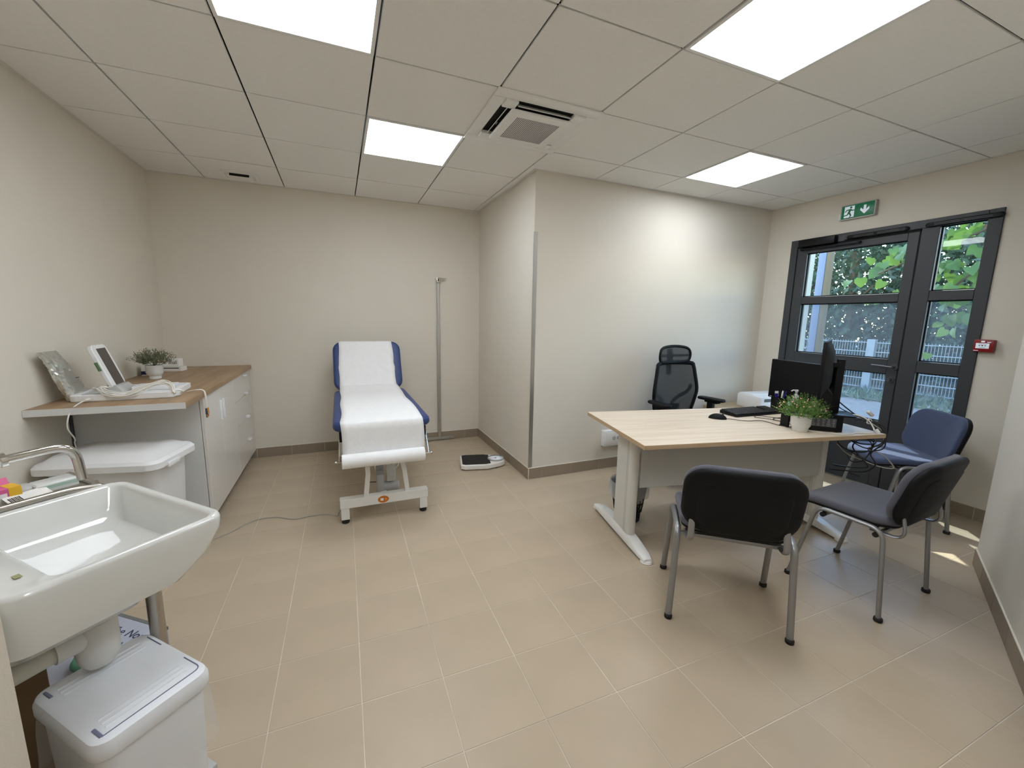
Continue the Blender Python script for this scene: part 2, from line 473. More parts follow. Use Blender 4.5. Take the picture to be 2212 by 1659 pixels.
for n_, (_, _, c) in enumerate(cells):
    over = c.x - TS / 2 < X0 or c.x + TS / 2 > X1 or c.y + TS / 2 > Y1
    if n_ < 285:
        if not over:
            shared('floor_tile', tme, floor, (c.x, c.y, 0), TH)
        else:
            q = NB()
            x0, x1, y1 = max(c.x - hw, X0 + 0.001), min(c.x + hw, X1 - 0.001), min(c.y + hw, Y1 - 0.001)
            if x1 - x0 > 0.01 and y1 - (c.y - hw) > 0.01:
                bx(q, x0, x1, c.y - hw, y1, -0.008, 0)
                obj('floor_tile', q, FLOOR, floor, smooth=0)
    else:
        box(rest, (c.x, c.y, -0.004), (2 * hw, 2 * hw, 0.008), 0, Matrix.Rotation(TH, 4, 'Z'))
if len(rest.verts): obj('floor_tile_field', rest, FLOOR, floor, smooth=0, kind='stuff')
else: rest.free()

# ceiling: black void, tiles, light panels, edge trim
b = NB(); bx(b, X0 - 0.6, X1 + 0.25, -3.6, Y1 + 0.15, H + 0.022, H + 0.1)
ceil = obj('ceiling', b, BLACK_VOID, smooth=0); ceil['kind'] = 'structure'
CT = 0.6; CG = 0.0045
LIGHTS = {(1, -1): 'square ceiling light panel nearest the left wall, cut by the top of the picture', (2, 1): 'square ceiling light panel directly left of the ceiling air conditioner',
          (6, 0): 'small-looking square ceiling light panel above the desk near the door wall', (4, -2): 'large-looking square ceiling light panel at the top edge right of centre',
          (2, -4): None}  # unseen panel, added because the camera end is not dark
AC = (3, 0)
cme = NB(); box(cme, (0, 0, 0.006), (CT - 2 * CG, CT - 2 * CG, 0.012), 0.0015, seg=1)
me_ct = bpy.data.meshes.new('ceiling_tile'); cme.to_mesh(me_ct); cme.free(); me_ct.materials.append(CEIL)
EW = 0.0
for i in range(-1, 9):
    for j in range(-6, 4):
        if (i, j) in LIGHTS or (i, j) == AC: continue
        x0, x1, y0, y1 = i * CT + CG, (i + 1) * CT - CG, j * CT + CG, (j + 1) * CT - CG
        if x0 >= AX and y0 >= AY: continue
        rects = []
        cx0, cx1, cy1 = max(x0, X0), min(x1, X1), min(y1, Y1)
        full = cx0 == x0 and cx1 == x1 and cy1 == y1 and not (x1 > AX and y1 > AY)
        if full:
            shared('ceiling_tile', me_ct, ceil, ((i + 0.5) * CT, (j + 0.5) * CT, H)); continue
        q = NB()
        if x1 > AX and y1 > AY:
            if x0 < AX: bx(q, cx0, AX, y0, cy1, H, H + 0.012)
            if y0 < AY: bx(q, max(AX, cx0) if x0 < AX else cx0, cx1, y0, AY, H, H + 0.012)
        elif cx1 - cx0 > 0.005 and cy1 - y0 > 0.005:
            bx(q, cx0, cx1, y0, cy1, H, H + 0.012)
        if len(q.verts): obj('ceiling_tile', q, CEIL, ceil, smooth=0)
        else: q.free()
def trim(n, x0, x1, y0, y1):
    q = NB(); bx(q, x0, x1, y0, y1, H - 0.003, H - 0.0002)
    pass
    o = obj('trim_%d' % n, q, TRIMW, smooth=0); o['kind'] = 'structure'
trim(1, X0, X0 + 0.022, -0.27, Y1)
trim(2, X0 + 0.022, AX, Y1 - 0.022, Y1)
trim(3, AX - 0.022, AX, AY, Y1 - 0.022)
trim(4, AX - 0.022, X1, AY - 0.022, AY)
trim(5, X1 - 0.022, X1, -1.9, AY - 0.022)
def light_panel(i, j, lab):
    t = thing('ceiling_light', lab or 'unseen square ceiling light panel added behind the viewpoint', 'ceiling light', ((i + 0.5) * CT, (j + 0.5) * CT, H))
    q = NB(); s = CT / 2 - CG
    for (x0, x1, y0, y1) in ((-s, s, -s, -s + 0.016), (-s, s, s - 0.016, s), (-s, -s + 0.016, -s + 0.016, s - 0.016), (s - 0.016, s, -s + 0.016, s - 0.016)):
        bx(q, x0, x1, y0, y1, -0.004, 0.012)
    obj('frame', q, WENAM, t, smooth=0)
    q = NB(); s = CT / 2 - CG - 0.016
    bx(q, -s + 0.008, s - 0.008, -s + 0.008, s - 0.008, 0.001, 0.008); obj('diffuser', q, LAMP, t, smooth=0)
    q = NB()
    for (x0, x1, y0, y1) in ((-s, s, -s, -s + 0.008), (-s, s, s - 0.008, s), (-s, -s + 0.008, -s + 0.008, s - 0.008), (s - 0.008, s, -s + 0.008, s - 0.008)):
        bx(q, x0, x1, y0, y1, 0.0005, 0.008)
    obj('bright_edge', q, LAMPE, t, smooth=0)
for (i, j), lab in LIGHTS.items(): light_panel(i, j, lab)

# ceiling cassette air conditioner
t = thing('air_conditioner', 'white square ceiling cassette air conditioner with perforated grille', 'air conditioner', (2.1, 0.3, H))
q = NB(); s = 0.314
bx(q, -s, s, -s, -s + 0.07, -0.012, 0.0, 0.003); bx(q, -s, s, s - 0.07, s, -0.012, 0.0, 0.003)
bx(q, -s, -s + 0.07, -s + 0.07, s - 0.07, -0.012, 0.0, 0.003); bx(q, s - 0.07, s, -s + 0.07, s - 0.07, -0.012, 0.0, 0.003)
obj('bezel', q, WENAM, t)
for sx in (-1, 1):
    for sy in (-1, 1):
        q = NB(); bx(q, sx * 0.17, sx * 0.244, sy * 0.17, sy * 0.244, -0.022, -0.001, 0.004)
        obj('corner_cover', q, WENAM, t)
q = NB(); bx(q, -0.245, 0.245, -0.245, 0.245, 0.004, 0.018); obj('dark_interior', q, BLACK_VOID, t, smooth=0)
q = NB(); box(q, (0, 0, -0.03), (0.376, 0.376, 0.016), 0.004); gr = obj('grille', q, WENAM, t)
q = NB()
for i in range(26):
    for j in range(26):
        cx, cy = (i - 12.5) * 0.0104, (j - 12.5) * 0.0104
        box(q, (cx, cy, -0.0385), (0.0056, 0.0056, 0.0012))
obj('perforation', q, DGPLAS, gr, smooth=0, kind='stuff')
for (a, open_) in ((0, 0), (90, 1), (180, 1), (270, 0)):
    q = NB(); M_ = Matrix.Rotation(R(a), 4, 'Z')
    rx = 38 if open_ else 4
    box(q, (0, 0.222 if not open_ else 0.203, -0.014 if not open_ else -0.012), (0.325, 0.045 if not open_ else 0.026, 0.004), 0.001, Matrix.Rotation(R(-50 if open_ else 0), 4, 'X'))
    bmesh.ops.transform(q, matrix=M_ @ Matrix.Rotation(R(180), 4, 'Z') if open_ is None else M_, verts=q.verts)
    obj('louvre', q, WENAM, t)
q = NB()
box(q, (-0.215, -0.02, -0.039), (0.004, 0.03, 0.001)); obj('indicator', q, GPLAS, gr, smooth=0)

# small extract vent in the ceiling
t = thing('ceiling_vent', 'small white extract vent in the ceiling above the back left corner', 'vent', (0.30, 2.13, H))
q = NB(); loft(q, [r3(rr(0.25, 0.20, 0.03), 0.0), r3(rr(0.25, 0.20, 0.03), -0.012), r3(rr(0.215, 0.165, 0.02), -0.016), r3(rr(0.20, 0.15, 0.015), -0.008)], True, True)
obj('frame', q, WENAM, t)
q = NB(); loft(q, [r3(rr(0.18, 0.13, 0.012), -0.008), r3(rr(0.18, 0.13, 0.012), -0.03), r3(rr(0.165, 0.115, 0.01), -0.033)], True, True); obj('shutter', q, WENAM, t)
q = NB(); bx(q, -0.085, 0.085, 0.073, 0.078, -0.0165, -0.012); obj('slot', q, BLACK_VOID, t, smooth=0)
q = NB(); bx(q, -0.07, 0.07, -0.0655, -0.0640, -0.031, -0.010); obj('slot', q, BLACK_VOID, t, smooth=0)

# skirting tiles
SH = 0.096
def skirting(name, p, q_, start, L=TS, th=0.009, normal=None):
    """row of tiles from p to q_; start = distance from p to the first joint; normal points into the room"""
    p, q_ = Vector(p), Vector(q_)
    d = (q_ - p); tot = d.length; d.normalize()
    n = Vector(normal).normalized()
    root = struct(name, (p.x, p.y, 0))
    ang = math.atan2(d.y, d.x)
    js = [0.0]; x = start
    while x < tot - 0.01:
        if x > 0.01: js.append(x)
        x += L
    js.append(tot)
    side = 1 if Vector((-d.y, d.x)).dot(n) > 0 else -1
    rotm = Matrix.Rotation(ang, 4, 'Z')
    for a, c in zip(js[:-1], js[1:]):
        g = NB(); bx(g, a + 0.0015, c - 0.0015, 0.001 * side, th * side, 0.003, SH, 0.0008, 1)
        bmesh.ops.transform(g, matrix=rotm, verts=g.verts)
        obj('skirting_tile', g, SKIRT, root, smooth=0)
    g = NB(); bx(g, 0, tot, 0.0002 * side, (th - 0.002) * side, 0.0005, SH - 0.002); bmesh.ops.transform(g, matrix=rotm, verts=g.verts); obj('grout_joint', g, GROUT, root, smooth=0)
    g = NB(); bx(g, 0, tot, 0.0002 * side, th * side * 0.95, SH, SH + 0.006, 0.002, 1); bmesh.ops.transform(g, matrix=rotm, verts=g.verts); obj('sealant_bead', g, SEAL, root, smooth=0)
skirting('baseboard_left', (X0, -0.27), (X0, Y1 - 0.009), 0.2, normal=(1, 0))
skirting('baseboard_back', (X0 + 0.009, Y1), (AX - 0.009, Y1), 0.2144 + 0.403 - TS, normal=(0, -1))
skirting('baseboard_alcove', (AX, Y1), (AX, AY - 0.009), Y1 - 1.968, normal=(-1, 0))
skirting('baseboard_alcove_front', (AX, AY), (X1 - 0.009, AY), 2.592 - AX, normal=(0, -1))
skirting('baseboard_right', (X1, AY - 0.009), (X1, DY1), 0.12, normal=(-1, 0))
skirting('baseboard_right_near', (X1, DY0), (X1, -1.9), 0.14, normal=(-1, 0))
skirting('baseboard_near_right', NR, N2, 0.25, normal=(nd.y * -1, nd.x) if (Vector((-nd.y, nd.x)).dot(Vector((0, 1))) > 0) else (nd.y, -nd.x))
e2 = Vector((4.75, -1.9)) - NR
skirting('baseboard_near_end', NR, (4.75, -1.9), 0.25, normal=(0.9, 0.42))
skirting('baseboard_sink_wall', KN, (X0, -0.29), 0.2, normal=(ud.x, ud.y))

# metal corner guard on the outer corner
t = thing('corner_guard', 'grey aluminium guard strip on the outer wall corner', 'corner guard', (AX, AY, SH + 0.006))
q = NB(); hh = 2.07 - SH - 0.006
bx(q, -0.003, 0.03, -0.003, 0.0, 0, hh); bx(q, -0.003, 0.0, 0.0, 0.006, 0, hh)
obj('strip', q, ALU, t, smooth=0)

# ------------------------------------------------------------------ glazed door in the right wall
door = struct('door_1', (X1, 0, 0))
def dbox(name, mtl, rects, x0=-0.012, x1=0.06, bev=0.003, parent=door):
    g = NB()
    for (y0, y1, z0, z1) in rects: bx(g, x0, x1, y0, y1, z0, z1, bev, 1)
    return obj(name, g, mtl, parent)
dbox('outer_frame', ANTH, [(0.645, DY1, 0.0, DZ), (DY0, -0.645, 0.0, DZ), (-0.645, 0.645, 2.122, DZ), (-0.40, -0.293, 0.0, 2.122)])
dbox('side_panel', ANTH, [(-0.645, -0.40, 1.575, 1.648), (-0.645, -0.40, 1.02, 1.108), (-0.645, -0.40, 0.0, 0.585)])
leaf = dbox('door_leaf', ANTH, [(0.548, 0.638, 0.012, 2.104), (-0.283, -0.212, 0.012, 2.104), (-0.212, 0.548, 2.048, 2.104), (-0.212, 0.548, 1.572, 1.64), (-0.212, 0.548, 0.985, 1.107), (-0.212, 0.548, 0.012, 0.578)], -0.006, 0.055)
def panes(lst, x, par):
    for (y0, y1, z0, z1, m_) in lst:
        g = NB(); bx(g, x, x + 0.006, y0 - 0.004, y1 + 0.004, z0 - 0.004, z1 + 0.004)
        obj('glass_pane', g, m_, par, smooth=0)
        g = NB()
        for (a0, a1, c0, c1) in ((y0, y1, z0, z0 + 0.008), (y0, y1, z1 - 0.008, z1), (y0, y0 + 0.008, z0, z1), (y1 - 0.008, y1, z0, z1)):
            bx(g, x - 0.012, x, a0, a1, c0, c1)
        obj('glazing_bead', g, BLACK, par, smooth=0)
panes([(-0.212, 0.548, 1.64, 2.048, GLASS), (-0.212, 0.548, 1.107, 1.572, GLASSH), (-0.212, 0.548, 0.578, 0.985, GLASSH)], 0.03, leaf)
panes([(-0.645, -0.40, 1.648, 2.122, GLASS), (-0.645, -0.40, 1.108, 1.575, GLASSH), (-0.645, -0.40, 0.585, 1.02, GLASSH)], 0.03, door)
g = NB(); bx(g, -0.002, 0.05, -0.293, -0.283, 0.0, 2.122); bx(g, -0.002, 0.05, 0.638, 0.645, 0.0, 2.122); bx(g, -0.002, 0.05, -0.293, 0.645, 2.104, 2.122)
obj('rebate_shadow_gap', g, BLACK_VOID, door, smooth=0)
g = NB(); cyl(g, (-0.006, -0.262, 1.045), (-0.014, -0.262, 1.045), 0.026, 20); cyl(g, (-0.014, -0.262, 1.045), (-0.05, -0.262, 1.045), 0.01, 12)
tube(g, fillet([(-0.05, -0.262, 1.045), (-0.055, -0.2, 1.05), (-0.055, -0.125, 1.052)], 0.02), 0.008, 8, 0.006)
obj('door_handle', g, DGPLAS, leaf)
g = NB(); cyl(g, (-0.006, -0.25, 0.94), (-0.014, -0.25, 0.94), 0.024, 20); cyl(g, (-0.014, -0.25, 0.942), (-0.045, -0.25, 0.942), 0.013, 14)
obj('lock_knob', g, DGPLAS, leaf)
g = NB(); bx(g, -0.065, -0.012, 0.29, 0.605, 2.105, 2.172, 0.004)
cl = obj('door_closer', g, BLACKG, door)
g = NB(); bx(g, -0.04, -0.014, 0.10, 0.60, 2.076, 2.094, 0.003); cyl(g, (-0.045, 0.115, 2.085), (-0.012, 0.115, 2.085), 0.009, 12); obj('closer_rail', g, BLACKG, cl)
g = NB(); bx(g, -0.014, -0.012, 0.235, 0.29, 2.115, 2.165); obj('closer_plate', g, DGPLAS, cl, smooth=0)
for (ya, yb, z) in ((0.215, -0.215, 2.137), (-0.315, -0.725, 2.137)):
    g = NB(); L_ = ya - yb; yc = (ya + yb) / 2
    rings = []
    for (x_, sc, hz) in ((-0.012, 1.0, 0.017), (-0.024, 1.0, 0.017), (-0.032, 0.93, 0.011)):
        pts = rr(L_ * sc, hz * 2, hz * 0.9, 4)
        rings.append([(x_, yc + a, z + c) for a, c in pts])
    loft(g, rings, True, True); v = obj('trickle_vent', g, BLACKG, door)
    g = NB()
    for k in (-1, 1):
        for zz in (-0.005, 0.004): bx(g, -0.034, -0.031, yc + k * L_ * 0.2 - L_ * 0.17, yc + k * L_ * 0.2 + L_ * 0.17, z + zz - 0.0015, z + zz + 0.0015)
    obj('vent_slot', g, DGPLAS, v, smooth=0)
g = NB(); bx(g, -0.007, -0.005, -0.15, 0.02, 0.062, 0.068); obj('drain_slot', g, BLACK_VOID, leaf, smooth=0)
g = NB(); bx(g, -0.03, 0.1, DY0, DY1, -0.001, 0.012, 0.002); obj('threshold', g, ALU, door)

# emergency exit sign
t = thing('exit_sign', 'green emergency exit sign with running man and down arrow above the door', 'sign', (X1, 0.155, 2.35))
q = NB(); box(q, (-0.018, 0, 0), (0.034, 0.262, 0.126), 0.006); obj('housing', q, GPLAS, t)
q = NB(); box(q, (-0.0365, 0.0, 0.0), (0.004, 0.24, 0.108), 0.0015); obj('green_face', q, GREEN, t)
q = NB(); box(q, (-0.02, 0.138, -0.03), (0.024, 0.016, 0.05), 0.003); obj('side_clip', q, WENAM, t)
def flat(name, polys, m_, par, x=-0.039, th=0.0008):
    g = NB()
    Mx = Matrix(((0, 0, -1, x), (-1, 0, 0, 0), (0, 1, 0, 0), (0, 0, 0, 1)))   # (a,b) -> y=-a, z=b
    for p in polys: prism(g, p, 0, th, Mx)
    return obj(name, g, m_, par, smooth=0)
flat('white_doorway', [[(-0.098, -0.046), (-0.022, -0.046), (-0.022, 0.046), (-0.098, 0.046)]], SIGNW, t)
def limb(a, c, w0, w1):
    a, c = Vector(a), Vector(c); d = (c - a).normalized(); n = Vector((-d.y, d.x))
    return [tuple(a + n * w0), tuple(a - n * w0), tuple(c - n * w1), tuple(c + n * w1)][::-1]
hd = [(-0.049 + 0.009 * math.cos(k * PI / 5), 0.034 + 0.009 * math.sin(k * PI / 5)) for k in range(10)]
man = [hd, limb((-0.052, 0.02), (-0.062, -0.008), 0.009, 0.008), limb((-0.05, 0.019), (-0.078, 0.016), 0.0045, 0.0045), limb((-0.077, 0.018), (-0.092, 0.0), 0.0045, 0.0035),
       limb((-0.05, 0.02), (-0.037, 0.007), 0.0045, 0.0045), limb((-0.039, 0.008), (-0.018, 0.010), 0.0045, 0.0035),
       limb((-0.064, -0.004), (-0.071, -0.024), 0.006, 0.005), limb((-0.07, -0.023), (-0.108, -0.030), 0.0045, 0.004),
       limb((-0.06, -0.006), (-0.044, -0.034), 0.0065, 0.005), limb((-0.044, -0.031), (-0.054, -0.047), 0.005, 0.003)]
flat('running_man', man, GREEN, t, -0.0395, 0.001)
flat('down_arrow', [[(0.046, 0.034), (0.046, -0.004), (0.025, 0.016), (0.022, -0.003), (0.055, -0.036), (0.088, -0.003), (0.086, 0.018), (0.064, -0.004), (0.064, 0.034)][::-1]], SIGNW, t)

# fire alarm call point
t = thing('fire_alarm', 'small red fire alarm call point on the wall right of the door', 'fire alarm', (X1, -0.752, 1.253))
q = NB(); box(q, (-0.022, 0, 0), (0.044, 0.098, 0.086), 0.005); obj('body', q, RED, t)
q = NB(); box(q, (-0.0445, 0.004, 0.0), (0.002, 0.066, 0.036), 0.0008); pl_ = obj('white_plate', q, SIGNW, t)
q = NB()
for k, yy in enumerate((0.018, 0.004, -0.010)): box(q, (-0.0458, yy, 0.002), (0.001, 0.009 if k != 1 else 0.008, 0.005 if k != 1 else 0.008), 0)
box(q, (-0.0458, 0.014, 0.012), (0.001, 0.018, 0.002)); box(q, (-0.0458, -0.008, 0.011), (0.001, 0.02, 0.002)); box(q, (-0.0458, 0.004, -0.012), (0.001, 0.03, 0.002))
obj('press_mark', q, INKB, pl_, smooth=0)
q = NB(); box(q, (-0.0445, 0.004, 0.03), (0.0012, 0.018, 0.011)); box(q, (-0.0445, -0.026, 0.026), (0.0012, 0.018, 0.005)); box(q, (-0.0445, 0.032, -0.033), (0.0012, 0.024, 0.004)); obj('pictogram', q, SIGNW, t, smooth=0, kind='stuff')

# white socket box on the alcove wall
t = thing('socket_box', 'white wall socket box half hidden behind the desk leg', 'socket', (3.33, AY, 0.303))
q = NB(); box(q, (0, -0.028, 0), (0.26, 0.055, 0.145), 0.004); obj('box', q, WPLAS, t)
q = NB(); box(q, (0, -0.057, 0), (0.21, 0.004, 0.11), 0.001); pl_ = obj('cover_plate', q, WENAM, t)
q = NB()
for k in (-0.02, 0.03): cyl(q, (k, -0.058, 0.0), (k, -0.0595, 0.0), 0.019, 16)
obj('outlet', q, GPLAS, pl_)

# ------------------------------------------------------------------ worktop and cabinets on the left
WZ = 0.91
t = thing('worktop', 'brown wood worktop along the left wall overhanging the cabinets', 'worktop', (X0, 0.5, WZ))
q = NB(); bx(q, 0.001, 0.222 - X0, 0.035, Y1 - 0.5 - 0.002, -0.034, 0, 0.0015, 1)
obj('board', q, COUNT, t)
q = NB(); bx(q, 0.001, 0.222 - X0, 0.032, 0.036, -0.034, -0.0005); obj('end_edge', q, CABS, t, smooth=0)
CZ0, CZ1 = 0.085, 0.874
CYa, CYb, CYc, CYd = 0.895, 1.285, 1.69, Y1 - 0.012
FXc = 0.205
t = thing('base_cabinet', 'white two-door base cabinet under the wood worktop', 'cabinet', (X0, CYa, 0))
q = NB(); bx(q, 0.004, FXc - 0.022 - X0, 0.0, CYc - CYa - 0.001, CZ0, CZ1); obj('carcass', q, CABS, t, smooth=0)
q = NB(); bx(q, 0.05, 0.10, 0.0, 0.02, 0, CZ0); bx(q, 0.42, FXc - 0.12 - X0, 0.03, CYc - CYa - 0.002, 0.0, CZ0)
obj('plinth', q, DGPLAS, t, smooth=0)
for (a, c, hy) in ((0.0, CYb - CYa, 0.36), (CYb - CYa, CYc - CYa, 0.43)):
    q = NB(); bx(q, FXc - 0.019 - X0, FXc - X0, a + 0.0015, c - 0.0015, CZ0 + 0.001, CZ1 - 0.003, 0.0012, 1); d_ = obj('door', q, CABW, t)
    q = NB(); bx(q, FXc - X0, FXc + 0.014 - X0, hy - 0.004, hy + 0.004, 0.645, 0.785, 0.002); obj('handle', q, WPLAS, d_)
t = thing('drawer_cabinet', 'white four-drawer base cabinet in the back left corner', 'cabinet', (X0, CYc, 0))
q = NB(); bx(q, 0.004, FXc - 0.022 - X0, 0.001, CYd - CYc, CZ0, CZ1); obj('carcass', q, CABS, t, smooth=0)
q = NB(); bx(q, 0.42, FXc - 0.12 - X0, 0.01, CYd - CYc - 0.01, 0, CZ0); obj('plinth', q, DGPLAS, t, smooth=0)
q = NB(); bx(q, FXc - 0.019 - X0, FXc - X0, 0.622, CYd - CYc, CZ0, CZ1 - 0.003); obj('filler_strip', q, CABW, t, smooth=0)
zs = [CZ0 + 0.001, 0.262, 0.468, 0.672, CZ1 - 0.003]
for k in range(4):
    q = NB(); bx(q, FXc - 0.019 - X0, FXc - X0, 0.0015, 0.62, zs[k] + 0.0015, zs[k + 1] - 0.0015, 0.0012, 1); d_ = obj('drawer', q, CABW, t)
    zc = [0.279, 0.483, 0.694, 0.852][k]
    q = NB(); bx(q, FXc - X0, FXc + 0.026 - X0, 0.335, 0.395, zc - 0.009, zc + 0.009, 0.003); obj('handle', q, WPLAS, d_)
q = NB(); bx(q, X0 + 0.002, X0 + 0.012, 0.873, 0.888, 0.0, 0.873); tag(obj('dark_wall_strip', q, DGPLAS, smooth=0), 'thin dark vertical strip on the wall under the worktop', 'duct')  # thin dark strip against the wall, next to the cabinet side

# things on the worktop
t = thing('foil_pouch', 'crumpled silver foil pouch leaning on the left wall on the worktop', 'pouch', (-0.33, 0.745, WZ))
q = NB(); n_ = 12; rings = []
for k in range(n_ + 1):
    s = k / n_
    zz = 0.262 * s; wd = (0.088 - 0.014 * s) ; th = 0.026 * (1 - s) ** 0.6 + 0.003
    off = -0.05 * s
    ring = []
    for a in range(20):
        an = 2 * PI * a / 20
        cxx, sxx = math.cos(an), math.sin(an)
        jit = 1 + 0.05 * math.sin(5 * an + 9 * s) * (1 - s)
        ring.append((off + th * sxx * jit, wd * math.copysign(abs(cxx) ** 0.7, cxx) - 0.1 * s + 0.006 * math.sin(11 * s), zz + 0.004 * math.sin(3 * an)* (1 if 0<k<n_ else 0) + 0.004))
    rings.append(ring)
loft(q, rings, True, True)
bmesh.ops.subdivide_edges(q, edges=q.edges[:], cuts=1, use_grid_fill=True)
rnd = random.Random(21)
for v in q.verts: v.co += Vector((rnd.uniform(-0.004, 0.004), rnd.uniform(-0.002, 0.002), 0))
bmesh.ops.translate(q, verts=q.verts, vec=(0.005, 0.07, 0))
obj('bag', q, FOIL, t, 20)
q = NB(); box(q, (-0.012, 0.05, 0.12), (0.002, 0.03, 0.004), 0, Matrix.Rotation(R(-11), 4, 'Y')); bmesh.ops.translate(q, verts=q.verts, vec=(0.03, 0, 0)); obj('print_mark', q, DGPLAS, t, smooth=0)

t = thing('medical_tablet', 'white electrocardiograph tray with a raised tilted dark display', 'medical device', (-0.1, 0.87, WZ), R(2))
q = NB()
o_ = rr(0.44, 0.36, 0.03); i_ = rr(0.40, 0.32, 0.02)
loft(q, [r3(rr(0.43, 0.35, 0.028), 0.0), r3(o_, 0.006), r3(o_, 0.034), r3(rr(0.425, 0.345, 0.026), 0.037), r3(i_, 0.037), r3(rr(0.39, 0.31, 0.018), 0.022)], True, True)
obj('tray', q, WPLAS, t)
q = NB(); bx(q, -0.02, 0.17, 0.0, 0.13, 0.022, 0.048, 0.006); obj('cradle', q, WPLAS, t)
q = NB(); bx(q, -0.19, -0.08, -0.12, 0.02, 0.022, 0.034, 0.004); obj('electrode_packet', q, GPLAS, t)
q = NB(); loft(q, [[(a, c, z_) for a, c in rr(0.25 - i_, 0.175 - i_, 0.03)] for z_, i_ in ((-0.011, 0.008), (-0.007, 0), (0.007, 0), (0.011, 0.008))], True, True)
Md = Matrix.Translation((-0.138, 0.07, 0.165)) @ Matrix(((-0.308, 0, 0.951, 0), (0, -1, 0, 0), (0.951, 0, 0.308, 0), (0, 0, 0, 1)))
bmesh.ops.transform(q, matrix=Md, verts=q.verts)
dc = obj('display_case', q, WPLAS, t)
q = NB(); bx(q, -0.118, 0.102, -0.062, 0.045, 0.0105, 0.0118); bmesh.ops.transform(q, matrix=Md, verts=q.verts); obj('screen', q, SCREEN, dc, smooth=0)
q = NB(); bx(q, -0.02, 0.03, 0.086, 0.112, -0.004, 0.002); bmesh.ops.transform(q, matrix=Md, verts=q.verts); obj('green_tab', q, mat('green_tab', rgb(70, 104, 66), 0.5), dc, smooth=0)
q = NB(); loft(q, [r3(rr(0.10, 0.17, 0.02, 5, -0.085, 0.07), 0.02), r3(rr(0.05, 0.15, 0.015, 5, -0.098, 0.07), 0.06)], True, True); obj('hinge_block', q, GPLAS, t)

# lead cables
t = thing('lead_cables', 'bundle of white electrocardiograph lead cables lying over the tray', 'cables', (0.0, 0.8, WZ))
path = [(-0.205, 0.75, 0.962), (-0.19, 0.70, 0.958), (-0.15, 0.678, 0.942), (-0.09, 0.672, 0.932), (-0.03, 0.682, 0.950), (0.023, 0.71, 0.970), (0.068, 0.74, 0.978), (0.104, 0.73, 0.960), (0.125, 0.70, 0.928)]
rnd = random.Random(9)
for k in range(10):
    q = NB(); dy_, dz_ = rnd.uniform(-0.004, 0.05), rnd.uniform(-0.004, 0.012); ph = rnd.uniform(0, 6)
    pts = []
    for i, (x_, y_, z_) in enumerate(path):
        e_ = 0.35 if i in (0, 8) else 1.0
        pts.append((x_ + rnd.uniform(-0.008, 0.008) + (0.01 * k - 0.04 if i == 0 else 0), y_ - 0.8 + dy_ * e_, z_ - 0.91 + dz_ * e_ + (0.010 if 0.69 < y_ + dy_ * e_ else 0) + 0.004 * math.sin(i + ph)))
    tube(q, catmull(pts, 6), 0.0029, 6); obj('lead', q, CABLEW, t)
q = NB(); tube(q, catmull([(0.115, -0.09, 0.03), (0.135, -0.08, 0.042), (0.155, -0.06, 0.03), (0.14, -0.05, 0.012), (0.12, -0.08, 0.010)], 6), 0.006, 6); obj('lead_knot', q, WPLAS, t)
t = thing('limb_leads', 'white lead wires hanging over the worktop edge with coloured ring clips', 'cables', (0.2, 0.88, WZ))
tops = [(-0.045, -0.03), (-0.04, -0.02), (-0.035, -0.01)]
for k, mm in enumerate((DGPLAS, YELL, REDD)):
    q = NB(); yy = -0.028 + 0.012 * k
    tube(q, catmull([(-0.06, -0.02 + 0.004 * k, 0.006), (-0.02, -0.015 + 0.004 * k, 0.014), (0.018, -0.01 + 0.006 * k, 0.008), (0.030, yy, -0.03), (0.030, yy, -0.10)], 6), 0.002, 6)
    l_ = obj('wire', q, CABLEW, t)
    q = NB(); cyl(q, (0.030, yy, -0.10), (0.030, yy + 0.002, -0.138), 0.0055, 10, 0.007)
    tube(q, [(0.030, yy + 0.0085 * math.cos(a * PI / 6), -0.148 + 0.0085 * math.sin(a * PI / 6)) for a in range(12)], 0.0025, 6, closed=True)
    obj('clip', q, mm, l_)
q = NB(); tube(q, catmull([(-0.226, 0.70, 0.925), (-0.235, 0.66, 0.925), (-0.24, 0.545, 0.90), (-0.255, 0.525, 0.82), (-0.27, 0.60, 0.74), (-0.30, 0.66, 0.70), (-0.31, 0.70, 0.62)], 8), 0.0032, 6)
cyl(q, (-0.226, 0.70, 0.925), (-0.236, 0.655, 0.925), 0.006, 8)
tag(obj('device_cable', q, CABLEW), 'white cable dropping from the tray past the worktop edge', 'cable')

